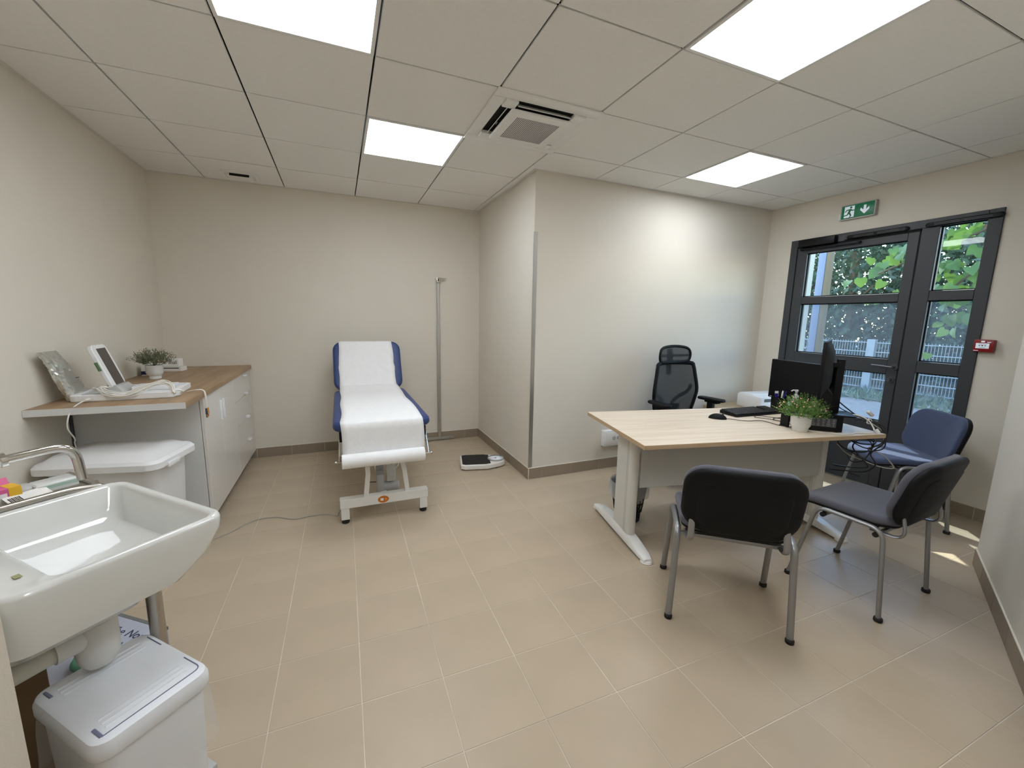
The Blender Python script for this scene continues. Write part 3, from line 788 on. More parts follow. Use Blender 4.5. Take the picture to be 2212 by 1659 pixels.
def pot_plant(name, label, loc, rz, leafm, scale=1.0, flowers=24, style=0):
    t = thing(name, label, 'plant', loc, rz)
    q = NB()
    if style == 0:
        lathe(q, [(0.034, 0), (0.037, 0.004), (0.036, 0.022), (0.046, 0.034), (0.051, 0.05), (0.051, 0.10), (0.047, 0.10), (0.046, 0.085)], seg=32)
    else:
        lathe(q, [(0.040, 0), (0.043, 0.004), (0.044, 0.024), (0.054, 0.042), (0.056, 0.100), (0.052, 0.100), (0.051, 0.085)], seg=32)
    obj('pot', q, CERAM, t)
    q = NB(); lathe(q, [(0.045, 0.082), (0.044, 0.088)], seg=20); obj('soil', q, SOIL, t)
    rnd = random.Random(3 + style)
    q = NB()
    for k in range(420):
        a = rnd.uniform(0, 2 * PI); el = rnd.uniform(0.12, 1.5) if style else rnd.uniform(0.4, 1.5); L_ = rnd.uniform(0.07, 0.13) * scale
        base = Vector((0.025 * math.cos(a), 0.025 * math.sin(a), 0.09))
        d = Vector((math.cos(a) * math.cos(el), math.sin(a) * math.cos(el), math.sin(el)))
        tip = base + d * L_
        for s in (0.45, 0.6, 0.75, 0.9, 1.0):
            p = base + d * (L_ * s)
            n = Vector((rnd.uniform(-1, 1), rnd.uniform(-1, 1), rnd.uniform(-0.3, 1))).normalized()
            dd = (d + n * 0.9).normalized() * rnd.uniform(0.012, 0.02)
            w_ = dd.cross(n).normalized() * 0.0026
            v = [q.verts.new(x) for x in (p, p + dd * 0.5 + w_, p + dd, p + dd * 0.5 - w_)]
            q.faces.new(v)
    obj('foliage', q, leafm, t, smooth=0, kind='stuff')
    q = NB()
    for (a, el, L_) in ((200, 38, 0.17), (95, 75, 0.17), (60, 68, 0.15), (340, 30, 0.17), (250, 50, 0.12), (20, 55, 0.14), (170, 60, 0.15)):
        a, el = R(a), R(el); L_ *= scale
        d = Vector((math.cos(a) * math.cos(el), math.sin(a) * math.cos(el), math.sin(el)))
        sd = Vector((-math.sin(a), math.cos(a), 0)) * 0.0042
        prev = None
        for s in range(7):
            u = s / 6
            p = Vector((0, 0, 0.09)) + d * L_ * u + Vector((math.cos(a), math.sin(a), -0.6)) * 0.03 * u * u
            w_ = sd * (1 - u) ** 0.6 + sd * 0.02
            cur = (q.verts.new(p - w_), q.verts.new(p + w_))
            if prev: q.faces.new((prev[0], prev[1], cur[1], cur[0]))
            prev = cur
    obj('grass_blade', q, PLEAF if style else leafm, t, smooth=0, kind='stuff')
    q = NB()
    for k in range(flowers):
        a = rnd.uniform(0, 2 * PI); el = rnd.uniform(0.15, 1.3); L_ = rnd.uniform(0.085, 0.12) * scale
        p = Vector((0.025 * math.cos(a) + math.cos(a) * math.cos(el) * L_, 0.025 * math.sin(a) + math.sin(a) * math.cos(el) * L_, 0.09 + math.sin(el) * L_))
        ball(q, p, 0.0042, u=7, v=5)
    obj('flower', q, PETAL, t, kind='stuff')
    return t
pot_plant('potted_plant', 'artificial plant with olive leaves in a white footed pot on the worktop', (-0.235, 1.56, WZ), 0.6, PLEAFD, 0.95, 12, 0)

t = thing('white_box', 'white cardboard box with black print marks on the worktop by the back plant', 'box', (-0.275, 2.05, WZ), R(-8))
q = NB(); bx(q, -0.075, 0.075, -0.05, 0.05, 0, 0.035, 0.002, 1); obj('lower_carton', q, WHITEC, t)
q = NB(); Mx = Matrix.Rotation(R(-14), 4, 'X'); bx(q, -0.06, 0.06, -0.045, 0.03, 0.038, 0.10, 0.002, 1); obj('upper_carton', q, WHITEC, t)
text('print_mark', 'inal', 0.042, INKB, t, (0.02, -0.0458, 0.072), (PI / 2, 0, 0))
q = NB(); bx(q, -0.05, 0.06, -0.0506, -0.0495, 0.022, 0.03); obj('print_line', q, INKB, t, smooth=0)
t = thing('small_carton', 'small white and navy carton behind the pot on the worktop', 'box', (-0.34, 1.80, WZ), R(4))
q = NB(); bx(q, -0.045, 0.06, -0.04, 0.04, 0, 0.085, 0.002, 1); obj('carton', q, WHITEC, t)
q = NB(); bx(q, -0.046, 0.061, -0.041, 0.041, 0.008, 0.034); obj('navy_band', q, INK, t, smooth=0)

# white lidded bin under the worktop end
t = thing('lidded_bin', 'large white plastic bin with curved lid under the worktop end', 'bin', (-0.1, 0.60, 0), R(-12))
q = NB()
loft(q, [r3(rr(0.40, 0.25, 0.04), 0.0), r3(rr(0.41, 0.26, 0.045), 0.01), r3(rr(0.47, 0.31, 0.05), 0.58), r3(rr(0.48, 0.32, 0.05), 0.60)], True, True)
obj('body', q, WPLAS, t)
q = NB()
def lidfn(p):
    bow = -0.035 * (1 - (p.x / 0.28) ** 2) if p.y < 0 else 0.0
    return Vector((p.x, p.y + bow * min(1, abs(p.y) / 0.1), p.z + 0.012 * (1 - (p.x / 0.28) ** 2)))
loft(q, [r3(rr(0.53, 0.36, 0.05, 6), 0.595), r3(rr(0.545, 0.375, 0.05, 6), 0.60), r3(rr(0.545, 0.375, 0.05, 6), 0.63), r3(rr(0.52, 0.35, 0.045, 6), 0.645), r3(rr(0.50, 0.33, 0.04, 6), 0.645), r3(rr(0.44, 0.24, 0.04, 6), 0.668), r3(rr(0.25, 0.1, 0.03, 6), 0.672)], True, True, lidfn)
ld = obj('lid', q, WPLAS, t)
q = NB(); box(q, (0.268, -0.05, 0.600), (0.02, 0.10, 0.03), 0.005); obj('clip', q, WPLAS, ld)

# ------------------------------------------------------------------ sink corner
def UV(u, v, z=0.0): return Vector((ud.x * u + vd.x * v, ud.y * u + vd.y * v, z))
RZ = R(44)
t = thing('ceramic_sink', 'large white ceramic sink with flat back deck at lower left', 'sink', UV(-0.26, 0.71), RZ)
# local x = u + 0.26 ; local y = -(v - 0.71)
SW, SD = 0.452, 0.572
def ring(w_, d, r, z, cx=0.0, cy=0.0): return r3(rr(w_, d, r, 7, cx, cy), z)
q = NB()
bcx = 0.042
rings = [ring(0.27, 0.36, 0.05, 0.598, -0.085), ring(0.29, 0.40, 0.06, 0.605, -0.08), ring(0.32, 0.46, 0.06, 0.645, -0.065), ring(0.35, 0.535, 0.05, 0.652, -0.05), ring(0.375, 0.55, 0.06, 0.670, -0.038), ring(0.42, 0.562, 0.06, 0.705, -0.016), ring(SW, SD - 0.006, 0.05, 0.76),
         ring(SW, SD, 0.05, 0.792), ring(SW - 0.008, SD - 0.008, 0.048, 0.801), ring(SW - 0.022, SD - 0.022, 0.042, 0.804),
         ring(0.340, SD - 0.046, 0.035, 0.801, 0.036), ring(0.328, SD - 0.058, 0.03, 0.794, 0.036), ring(0.308, SD - 0.09, 0.035, 0.73, bcx - 0.008), ring(0.28, SD - 0.14, 0.04, 0.695, bcx - 0.008), ring(0.2, 0.32, 0.05, 0.688, bcx - 0.01), ring(0.06, 0.1, 0.02, 0.684, bcx - 0.02)]
loft(q, rings, True, True)
obj('basin', q, CERAM, t, 50)
q = NB(); lathe(q, [(0.017, 0), (0.017, 0.004), (0.012, 0.004)], (-0.155, 0.12, 0.803), 20); obj('tap_hole_cover', q, DGPLAS, t)
q = NB(); box(q, (-0.1265, -0.02, 0.765), (0.004, 0.03, 0.008)); obj('overflow_slot', q, DGPLAS, t, smooth=0)
q = NB(); box(q, (-0.165, -0.19, 0.8045), (0.012, 0.02, 0.001)); obj('label_mark', q, mat('olive_mark', rgb(150, 150, 110), 0.6), t, smooth=0)
q = NB(); cyl(q, (0.11, -0.09, 0), (0.11, -0.09, 0.655), 0.0195, 20); obj('leg', q, STEEL, t)
q = NB(); lathe(q, [(0.030, 0.52), (0.031, 0.49), (0.041, 0.485), (0.045, 0.465), (0.045, 0.405), (0.042, 0.38), (0.030, 0.360), (0.012, 0.352)], (-0.032, -0.115, 0.090), 28)
cyl(q, (-0.03, -0.115, 0.545), (-0.115, -0.115, 0.545), 0.034, 20)
sp = obj('drain_trap', q, mat('grey_white_pipe', (0.60, 0.60, 0.58, 1), 0.5), t)
q = NB(); cyl(q, (-0.10, -0.115, 0.545), (-0.222, -0.115, 0.54), 0.028, 20); obj('waste_pipe', q, mat('grey_beige_pipe', (0.50, 0.49, 0.42, 1), 0.5), sp)

t = thing('faucet', 'chrome wall faucet with swan spout above the ceramic sink', 'faucet', UV(-0.484, 0.62, 1.0), RZ)
q = NB(); tube(q, fillet([(0.01, 0, -0.005), (0.275, -0.002, 0.008), (0.282, -0.004, -0.10)], 0.062, 10), 0.0118, 14); obj('spout', q, CHROME, t)
q = NB(); tube(q, [(0.11, 0, 0.0), (0.14, -0.001, 0.0015)], 0.0165, 6); tube(q, [(0.135, -0.001, 0.001), (0.146, -0.001, 0.002)], 0.019, 14); obj('coupling', q, CHROME, t)
q = NB(); cyl(q, (0.001, 0, -0.005), (0.02, 0, -0.005), 0.032, 24); bx(q, 0.015, 0.07, -0.07, 0.07, -0.026, 0.016, 0.008); obj('mixer_body', q, CHROME, t)
q = NB(); tube(q, catmull([(0.06, 0, 0.02), (0.075, 0, 0.065), (0.105, -0.002, 0.075), (0.135, -0.004, 0.060)], 6), 0.0055, 8); obj('lever', q, WPLAS, t)

t = thing('steel_ledge', 'stainless steel ledge with rolled front rail beside the sink', 'ledge', UV(-0.484, 0.43, 0.808), RZ)
q = NB(); bx(q, 0.002, 0.385, 0.0, 0.19, -0.012, 0.0, 0.002, 1); obj('plate', q, STEEL, t)
q = NB(); tube(q, fillet([(0.004, 0.008, 0.003), (0.33, 0.008, 0.003), (0.40, 0.008, -0.012), (0.402, 0.008, -0.05)], 0.05, 6), 0.0115, 12); obj('front_rail', q, STEEL, t)
q = NB(); tube(q, [(0.382, 0.012, 0.004), (0.382, 0.19, 0.004)], 0.010, 10); obj('end_rail', q, STEEL, t)
q = NB()
for x_ in (0.06, 0.30): bx(q, x_, x_ + 0.02, 0.01, 0.19, -0.04, -0.012, 0.002)
bx(q, 0.001, 0.012, 0.02, 0.19, -0.09, -0.012); obj('bracket', q, STEEL, t)
t = thing('pink_box', 'open pink white and yellow medicine box at the left edge on the steel ledge', 'box', UV(-0.305, 0.36, 0.808), RZ + R(4))
q = NB(); bx(q, -0.10, 0.05, -0.02, 0.03, 0.0, 0.046, 0.001, 1); obj('carton', q, PINK, t)
q = NB(); bx(q, 0.024, 0.0506, -0.0206, 0.0306, 0.004, 0.0465); obj('yellow_end', q, YELL, t, smooth=0)
q = NB(); bx(q, -0.101, 0.020, -0.0208, -0.0195, 0.0, 0.033); obj('white_panel', q, WHITEC, t, smooth=0)
text('lettering', 'ose', 0.03, INK, t, (-0.022, -0.0214, 0.016), (PI / 2, 0, 0))
q = NB(); box(q, (-0.02, 0.036, 0.054), (0.13, 0.0015, 0.026), 0, Matrix.Rotation(R(-35), 4, 'X')); obj('open_flap', q, PINK, t, smooth=0)
t = thing('clear_case', 'small clear plastic case lying on the steel ledge', 'case', UV(-0.17, 0.33, 0.808), RZ)
q = NB(); loft(q, [r3(rr(0.10, 0.07, 0.008), 0.0), r3(rr(0.10, 0.07, 0.008), 0.022), r3(rr(0.09, 0.06, 0.006), 0.026)], True, True); obj('shell', q, mat('frosted_clear', (0.62, 0.64, 0.62, 1), 0.25), t)
q = NB(); bx(q, -0.05, 0.05, -0.0355, -0.0345, 0.011, 0.0125); bx(q, -0.03, 0.05, -0.0356, -0.0346, 0.016, 0.018); obj('teal_line', q, TEAL, t, smooth=0)
t = thing('sachet', 'white paper sachet with barcode lying against the steel rail', 'sachet', UV(-0.245, 0.385, 0.808), RZ + R(14))
q = NB(); box(q, (0, 0, 0.012), (0.10, 0.035, 0.002), 0, Matrix.Rotation(R(28), 4, 'X')); obj('packet', q, WHITEC, t, smooth=0)
q = NB()
for k in range(7): box(q, (-0.042 + 0.004 * k, -0.003, 0.0118), (0.0016 if k % 2 else 0.0026, 0.022, 0.001), 0, Matrix.Rotation(R(28), 4, 'X'))
obj('barcode', q, INKB, t, smooth=0)
t = thing('clear_pouch', 'crumpled clear plastic pouch between the sachet and the clear case', 'pouch', UV(-0.235, 0.315, 0.808), RZ + R(-10))
q = NB(); loft(q, [r3(rr(0.06, 0.06, 0.02), 0.0), r3(rr(0.066, 0.064, 0.022), 0.012), r3(rr(0.03, 0.05, 0.012), 0.026)], True, True); obj('film', q, mat('frosted_grey', (0.45, 0.46, 0.45, 1), 0.3), t, 60)

# pedal bin
t = thing('pedal_bin', 'white rectangular pedal bin with ribbed lid under the sink', 'bin', UV(-0.29, 0.93), RZ)
q = NB()
loft(q, [r3(rr(0.205, 0.27, 0.03, 5), 0.0), r3(rr(0.21, 0.275, 0.03, 5), 0.012), r3(rr(0.228, 0.295, 0.032, 5), 0.385)], True, True)
obj('body', q, WPLASB, t)
q = NB()
loft(q, [r3(rr(0.244, 0.318, 0.035, 6), 0.382), r3(rr(0.25, 0.324, 0.036, 6), 0.388), r3(rr(0.25, 0.324, 0.036, 6), 0.412), r3(rr(0.24, 0.314, 0.034, 6), 0.426), r3(rr(0.225, 0.296, 0.03, 6), 0.431), r3(rr(0.1, 0.15, 0.02, 6), 0.433)], True, True)
ld = obj('lid', q, WPLASB, t)
q = NB()
for yy in (-0.115, -0.098, -0.081, 0.081, 0.098, 0.115):
    tube(q, [(-0.085, yy, 0.4312), (0.085, yy, 0.4318)], 0.005, 8, 0.0018)
obj('rib', q, WPLASB, ld)
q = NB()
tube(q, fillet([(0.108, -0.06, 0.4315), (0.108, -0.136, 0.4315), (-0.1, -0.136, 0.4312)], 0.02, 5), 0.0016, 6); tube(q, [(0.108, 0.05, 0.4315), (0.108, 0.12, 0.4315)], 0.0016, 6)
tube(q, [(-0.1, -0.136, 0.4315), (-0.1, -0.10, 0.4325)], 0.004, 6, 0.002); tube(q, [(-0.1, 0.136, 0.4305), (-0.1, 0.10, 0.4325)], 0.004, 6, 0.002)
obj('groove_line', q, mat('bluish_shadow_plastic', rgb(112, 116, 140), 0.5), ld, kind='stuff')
q = NB(); bx(q, 0.10, 0.155, -0.07, -0.02, 0.012, 0.03, 0.004); obj('pedal', q, GPLAS, t)
q = NB()
rings = []
rnd = random.Random(5)
for k, (z_, gr_) in enumerate(((0.382, 0.006), (0.33, 0.012), (0.27, 0.014), (0.215, 0.016))):
    pts = rr(0.232 + gr_ * 2, 0.298 + gr_ * 2, 0.034, 6)
    rings.append([(a * (1 + rnd.uniform(-0.015, 0.02)), c * (1 + rnd.uniform(-0.012, 0.02)), z_ + rnd.uniform(-0.012, 0.012) * (k > 0)) for a, c in pts])
loft(q, rings, False, False); obj('bag_film', q, FILM, t, 60)
t = thing('grey_carton', 'bluish grey carton with navy lettering on the floor behind the pedal bin', 'box', UV(-0.14, 0.37), RZ + R(8))
q = NB(); bx(q, -0.17, 0.14, -0.13, 0.20, 0, 0.20, 0.002, 1); obj('carton', q, CARTON, t)
q = NB(); bx(q, 0.128, 0.141, -0.131, 0.201, 0.19, 0.2015); obj('top_edge', q, CARTE, t, smooth=0)
text('lettering', 'The Nou', 0.045, INK, t, (0.075, -0.02, 0.2006), (0, 0, R(-88)))
text('lettering', 'for Lab', 0.045, INK, t, (0.02, -0.01, 0.2006), (0, 0, R(-88)))
q = NB(); bm_ = q
bmesh.ops.create_icosphere(q, subdivisions=3, radius=0.06)
for v in q.verts: v.co = Vector((v.co.x * 1.1, v.co.y * 0.9, v.co.z * 0.45)) * (1 + 0.22 * math.sin(31 * v.co.x + 17 * v.co.y) * math.cos(23 * v.co.z + 29 * v.co.y))
bmesh.ops.translate(q, verts=q.verts, vec=UV(-0.18, 0.44, 0.225))
tag(obj('teal_cloth', q, TEAL, None, 60), 'crumpled teal cloth lying on the grey carton', 'cloth')
t = thing('cardboard_box', 'plain brown cardboard box in the dark behind the sink drain', 'box', UV(-0.395, 0.37), RZ)
q = NB(); bx(q, -0.07, 0.07, -0.22, 0.20, 0, 0.42, 0.002, 1); obj('carton', q, CARDB, t)

# ------------------------------------------------------------------ examination table
EX = 1.243
t = thing('examination_table', 'blue padded examination couch with raised backrest on a white steel frame', 'examination table', (EX, 0.6, 0))
# local: y = world y - 0.6
q = NB(); cushion(q, 0.622, 1.27, 0.062, 0.07, lambda p: Vector((p.x, p.y + 0.64, p.z + 0.648)), 0.42, 0.02); obj('seat_pad', q, BLUE, t)
BA = R(64)
HY, HZ = 1.285, 0.70
def backp(p):   # p.y runs up the backrest, p.z is the thickness towards the room
    a = p.y + 0.245
    return Vector((p.x, HY + a * math.cos(BA) - p.z * math.sin(BA) + 0.06, HZ + a * math.sin(BA) + p.z * math.cos(BA) - 0.02))
q = NB(); cushion(q, 0.618, 0.485, 0.058, 0.085, backp, 0.42, 0.02); obj('backrest_pad', q, BLUE, t)
q = NB(); bx(q, -0.26, 0.26, 0.04, 1.24, 0.618, 0.648, 0.003); obj('pad_frame', q, WENAM, t)
q = NB()
for s in (-1, 1): tube(q, [(s * 0.24, HY + 0.03, HZ - 0.06), (s * 0.24, HY + 0.25, HZ + 0.36)], 0.014, 8)
tube(q, [(-0.24, HY + 0.2, HZ + 0.25), (0.24, HY + 0.2, HZ + 0.25)], 0.012, 8); tube(q, [(0, HY + 0.2, HZ + 0.25), (0, HY + 0.06, 0.60)], 0.012, 8)
obj('back_support', q, WENAM, t)
def tee(y):
    g = NB(); s = 1
    bx(g, -0.291, 0.291, y - 0.03, y + 0.03, 0.110, 0.172, 0.002, 1)
    return g
for (y, rear) in ((0.095, 0), (1.46, 1)):
    obj('crossbar', tee(y), WENAM, t)
    for s in (-1, 1):
        g = NB(); bx(g, s * 0.286 - (0.052 if s > 0 else 0), s * 0.286 + (0.052 if s < 0 else 0), y - 0.026, y + 0.026, 0.03, 0.112, 0.001, 1); fl = obj('leg', g, WENAM, t)
        g = NB(); xx = s * 0.26; lathe(g, [(0.022, 0), (0.025, 0.004), (0.025, 0.032)], (xx, y, 0), 20); obj('rubber_foot', g, BLACKR, fl)
    for s in (-1, 1):
        g = NB()
        xb = EX and (-0.125 if s < 0 else 0.152)
        tube(g, [(xb, y, 0.165), (xb - s * 0.018, y, 0.325), (xb - s * 0.082 if s > 0 else xb + 0.01, y + (0.1 if not rear else -0.1), 0.625)], 0.0215, 4, 0.0215, up=(0.7071, 0.7071, 0) if False else (1, 1, 0))
        obj('post', g, WENAM, t, 20)
q = NB(); bx(q, -0.02, 0.02, 0.12, 1.44, 0.112, 0.14, 0.002); obj('base_rail', q, WENAM, t)
q = NB(); bx(q, -0.040, 0.016, 0.31, 0.36, 0.14, 0.62, 0.004); mo = obj('lift_column', q, GPLAS, t)
q = NB(); cyl(q, (-0.03, 0.245, 0.160), (0.105, 0.245, 0.160), 0.038, 24); ball(q, (0.105, 0.245, 0.160), 0.038, (0.35, 1, 1), 20, 12); bx(q, -0.045, 0.004, 0.205, 0.29, 0.12, 0.265, 0.006); obj('motor', q, GPLAS, mo)
q = NB(); bx(q, 0.022, 0.088, 0.20, 0.26, 0.205, 0.40, 0.012); cb = obj('control_box', q, mat('control_grey', (0.58, 0.58, 0.56, 1), 0.5), t)
q = NB(); bx(q, 0.056, 0.062, 0.1985, 0.2005, 0.335, 0.385); obj('vent_slit', q, BLACK, cb, smooth=0)
q = NB(); tube(q, catmull([(0.085, 0.21, 0.30), (0.106, 0.20, 0.325), (0.11, 0.20, 0.37)], 5), 0.005, 6); obj('lead', q, WPLAS, cb)
q = NB(); tube(q, catmull([(-0.045, 0.245, 0.20), (-0.10, 0.235, 0.205), (-0.115, 0.22, 0.18), (-0.115, 0.20, 0.13), (-0.08, 0.18, 0.12), (-0.03, 0.20, 0.125)], 6), 0.003, 6); obj('motor_wire', q, CABLEB, mo)
q = NB(); pts = [(0.052 * math.cos(2 * PI * k / 28), 0.0245 * math.sin(2 * PI * k / 28)) for k in range(28)]
Mx = Matrix(((1, 0, 0, 0), (0, 0, 1, 0.0633), (0, 1, 0, 0.141), (0, 0, 0, 1)))
prism(q, [(a * 0.7 - 0.015, c) for a, c in pts], 0, 0.0015, Mx); st = obj('oval_sticker', q, ORANGE, t, smooth=0)
q = NB(); prism(q, [(-0.034, -0.008), (-0.016, -0.010), (-0.012, 0.008), (-0.034, 0.009)], -0.0006, 0.0005, Mx); obj('white_mark', q, WHITEC, st, smooth=0)
q = NB(); prism(q, [(-0.006, -0.006), (0.006, -0.008), (0.01, 0.004), (-0.004, 0.008)], -0.0006, 0.0005, Mx); obj('pale_mark', q, mat('pale_orange', rgb(220, 150, 80), 0.4), st, smooth=0)
# roll holder rods
q = NB()
for s in (-1, 1):
    bx(q, s * 0.262 - 0.012, s * 0.262 + 0.012, 0.015, 0.045, 0.585, 0.65, 0.002)
obj('clamp', q, BLACK, t)
q = NB()
for s in (-1, 1): tube(q, [(s * 0.262 + s * 0.012, 0.028, 0.60), (s * 0.268 + s * 0.012, -0.035, 0.475)], 0.004, 8)
tube(q, [(-0.305, -0.038, 0.472), (0.30, -0.038, 0.472)], 0.005, 8)
for s in (-1, 1): ball(q, (s * 0.30, -0.038, 0.472), 0.009)
obj('roll_holder', q, CHROME, t)
# paper roll, a thing of its own, and the sheet drawn from it
tr = thing('paper_roll', 'roll of white couch paper hung at the foot of the couch', 'paper roll', (EX - 0.004, 0.562, 0.472))
q = NB(); rings = []
for (xx, r_r) in ((-0.262, 0.018), (-0.262, 0.043), (-0.258, 0.046), (-0.1, 0.0455), (0.1, 0.0462), (0.252, 0.046), (0.256, 0.043), (0.256, 0.018)):
    rings.append([(xx, r_r * math.cos(2 * PI * k / 28), r_r * math.sin(2 * PI * k / 28)) for k in range(28)])
loft(q, rings, True, True); obj('roll', q, PAPER, tr)
ts = thing('paper_sheet', 'white paper sheet covering the blue couch from backrest to foot', 'paper sheet', (EX, 0.6, 0))
prof = [(-0.002, 0.475), (-0.004, 0.52), (-0.006, 0.60), (-0.007, 0.66), (-0.002, 0.700), (0.012, 0.7135), (0.05, 0.7145)]
for k in range(1, 14): prof.append((0.05 + 1.13 * k / 13, 0.7145 + 0.0012 * math.sin(k * 1.3)))
prof.append((1.205, 0.722))
for k in range(0, 11):
    a = -0.205 + 0.435 * k / 10
    p = backp(Vector((0, a, 0.0625))); prof.append((p.y, p.z))
p = backp(Vector((0, 0.2445, 0.045))); prof.append((p.y, p.z)); p = backp(Vector((0, 0.246, 0.02))); prof.append((p.y, p.z)); p = backp(Vector((0, 0.2, -0.006))); prof.append((p.y, p.z)); p = backp(Vector((0, 0.05, -0.008))); prof.append((p.y, p.z))
q = NB(); NXs = 15; top, bot = [], []
for i, (yy, zz) in enumerate(prof):
    s = i / (len(prof) - 1)
    xl = -0.262 + 0.004 * math.sin(i * 0.9); xr = 0.256 + 0.006 * math.sin(i * 0.7 + 1)
    if 20 < i < 26: xr -= 0.012
    if i >= 26: xr -= 0.025; xl += 0.006
    if 7 <= i <= 20: xl += 0.004
    ra, rb = [], []
    for k in range(NXs):
        u = k / (NXs - 1)
        wv = 0.0012 * math.sin(17 * u + 0.6 * i) if 6 < i < 31 else 0.0
        ra.append(q.verts.new((xl + (xr - xl) * u, yy - (wv if i > 20 else 0), zz + abs(wv))))
    top.append(ra)
for A, B in zip(top[:-1], top[1:]):
    for k in range(NXs - 1): q.faces.new((A[k], A[k + 1], B[k + 1], B[k]))
o = obj('sheet', q, PAPER, ts, 50)
sm = o.modifiers.new('thickness', 'SOLIDIFY'); sm.thickness = 0.0012; sm.offset = 1
q = NB(); tube(q, catmull([(EX - 0.255, 0.70, 0.125), (0.945, 0.74, 0.06), (0.93, 0.80, 0.008), (0.86, 0.86, 0.004), (0.765, 0.874, 0.004), (0.655, 0.862, 0.004), (0.55, 0.93, 0.004), (0.438, 0.944, 0.004), (0.365, 0.895, 0.004), (0.32, 0.832, 0.004), (0.262, 0.782, 0.004), (0.20, 0.742, 0.004), (0.14, 0.72, 0.004)], 6), 0.0042, 7)
obj('power_cord', q, CABLEG, t, world=True)

# stadiometer against the back wall
t = thing('stadiometer', 'slim aluminium height measuring rod standing at the back wall', 'height rod', (1.995, Y1, 0))
q = NB(); bx(q, -0.145, 0.165, -0.028, -0.012, 0.012, 0.045, 0.002, 1); obj('foot_bar', q, ALU, t)
q = NB(); bx(q, -0.016, 0.018, -0.035, -0.012, 0.04, 1.30, 0.002, 1); obj('lower_rail', q, ALU, t)
q = NB(); bx(q, -0.012, 0.014, -0.033, -0.014, 1.30, 1.75, 0.002, 1); bx(q, -0.001, 0.001, -0.0345, -0.033, 1.30, 1.75); obj('upper_rail', q, ALU, t)
q = NB(); bx(q, -0.019, 0.021, -0.05, -0.008, 1.745, 1.80, 0.006); hd_ = obj('reading_head', q, CHROME, t)
q = NB(); bx(q, -0.004, 0.007, -0.0515, -0.0495, 1.76, 1.785); obj('red_window', q, mat('deep_red', rgb(70, 6, 8), 0.3), hd_, smooth=0)
q = NB(); bx(q, 0.018, 0.085, -0.06, -0.02, 1.793, 1.797, 0.001, 1); obj('head_paddle', q, ALU, hd_)
q = NB()
for z_ in (0.24, 0.72): cyl(q, (0.006, -0.035, z_), (0.006, -0.037, z_), 0.004, 8)
for x_ in (-0.1, 0.12): cyl(q, (x_, -0.028, 0.028), (x_, -0.030, 0.028), 0.004, 8)
obj('screw', q, DGPLAS, t)

# bathroom scale
t = thing('floor_scale', 'white mechanical floor scale with black mat and round dial', 'scale', (2.195, 1.43, 0), R(-13))
outl = [(-0.20, -0.125), (-0.165, -0.148), (0.05, -0.148), (0.185, -0.085), (0.215, -0.05), (0.215, 0.05), (0.185, 0.085), (0.05, 0.148), (-0.165, 0.148), (-0.20, 0.125)]
def sc(pl_, k): return [(a * k, c * k) for a, c in pl_]
q = NB(); loft(q, [r3(sc(outl, 0.94), 0.006), r3(outl, 0.016), r3(outl, 0.046), r3(sc(outl, 0.965), 0.054)], True, True); obj('base', q, WENAM, t, 30)
q = NB(); prism(q, [(-0.185, -0.118), (-0.155, -0.132), (0.03, -0.132), (0.075, -0.115), (0.075, 0.115), (0.03, 0.132), (-0.155, 0.132), (-0.185, 0.118)], 0.054, 0.0575); obj('mat', q, BLACKR, t, smooth=0)
q = NB(); lathe(q, [(0.076, 0.054), (0.078, 0.062), (0.076, 0.068), (0.068, 0.070), (0.066, 0.0685)], (0.135, 0, 0), 36, True, False); dl = obj('dial_ring', q, mat('clear_grey_ring', (0.45, 0.45, 0.45, 1), 0.15), t)
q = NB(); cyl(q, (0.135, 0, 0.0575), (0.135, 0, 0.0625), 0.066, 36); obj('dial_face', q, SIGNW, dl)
q = NB()
for k in range(20):
    a = 2 * PI * k / 20
    box(q, (0.135 + 0.054 * math.cos(a), 0.054 * math.sin(a), 0.063), (0.014 if k % 5 == 0 else 0.008, 0.0025, 0.0006), 0, Matrix.Rotation(a, 4, 'Z'))
obj('tick_mark', q, INKB, dl, smooth=0, kind='stuff')
q = NB(); box(q, (0.105, -0.004, 0.0635), (0.062, 0.006, 0.0012)); cyl(q, (0.135, 0, 0.0625), (0.135, 0, 0.066), 0.008, 14); obj('needle', q, REDD, dl)
q = NB(); lathe(q, [(0.067, 0.0690), (0.05, 0.074), (0.02, 0.077), (0.002, 0.0775)], (0.135, 0, 0), 36, False, True); obj('lens', q, CLEAR, dl)
q = NB()
for a in (-0.15, 0.13):
    for c in (-0.1, 0.1): cyl(q, (a, c * (0.8 if a > 0 else 1), 0), (a, c * (0.8 if a > 0 else 1), 0.008), 0.014, 10)
obj('foot', q, BLACKR, t)

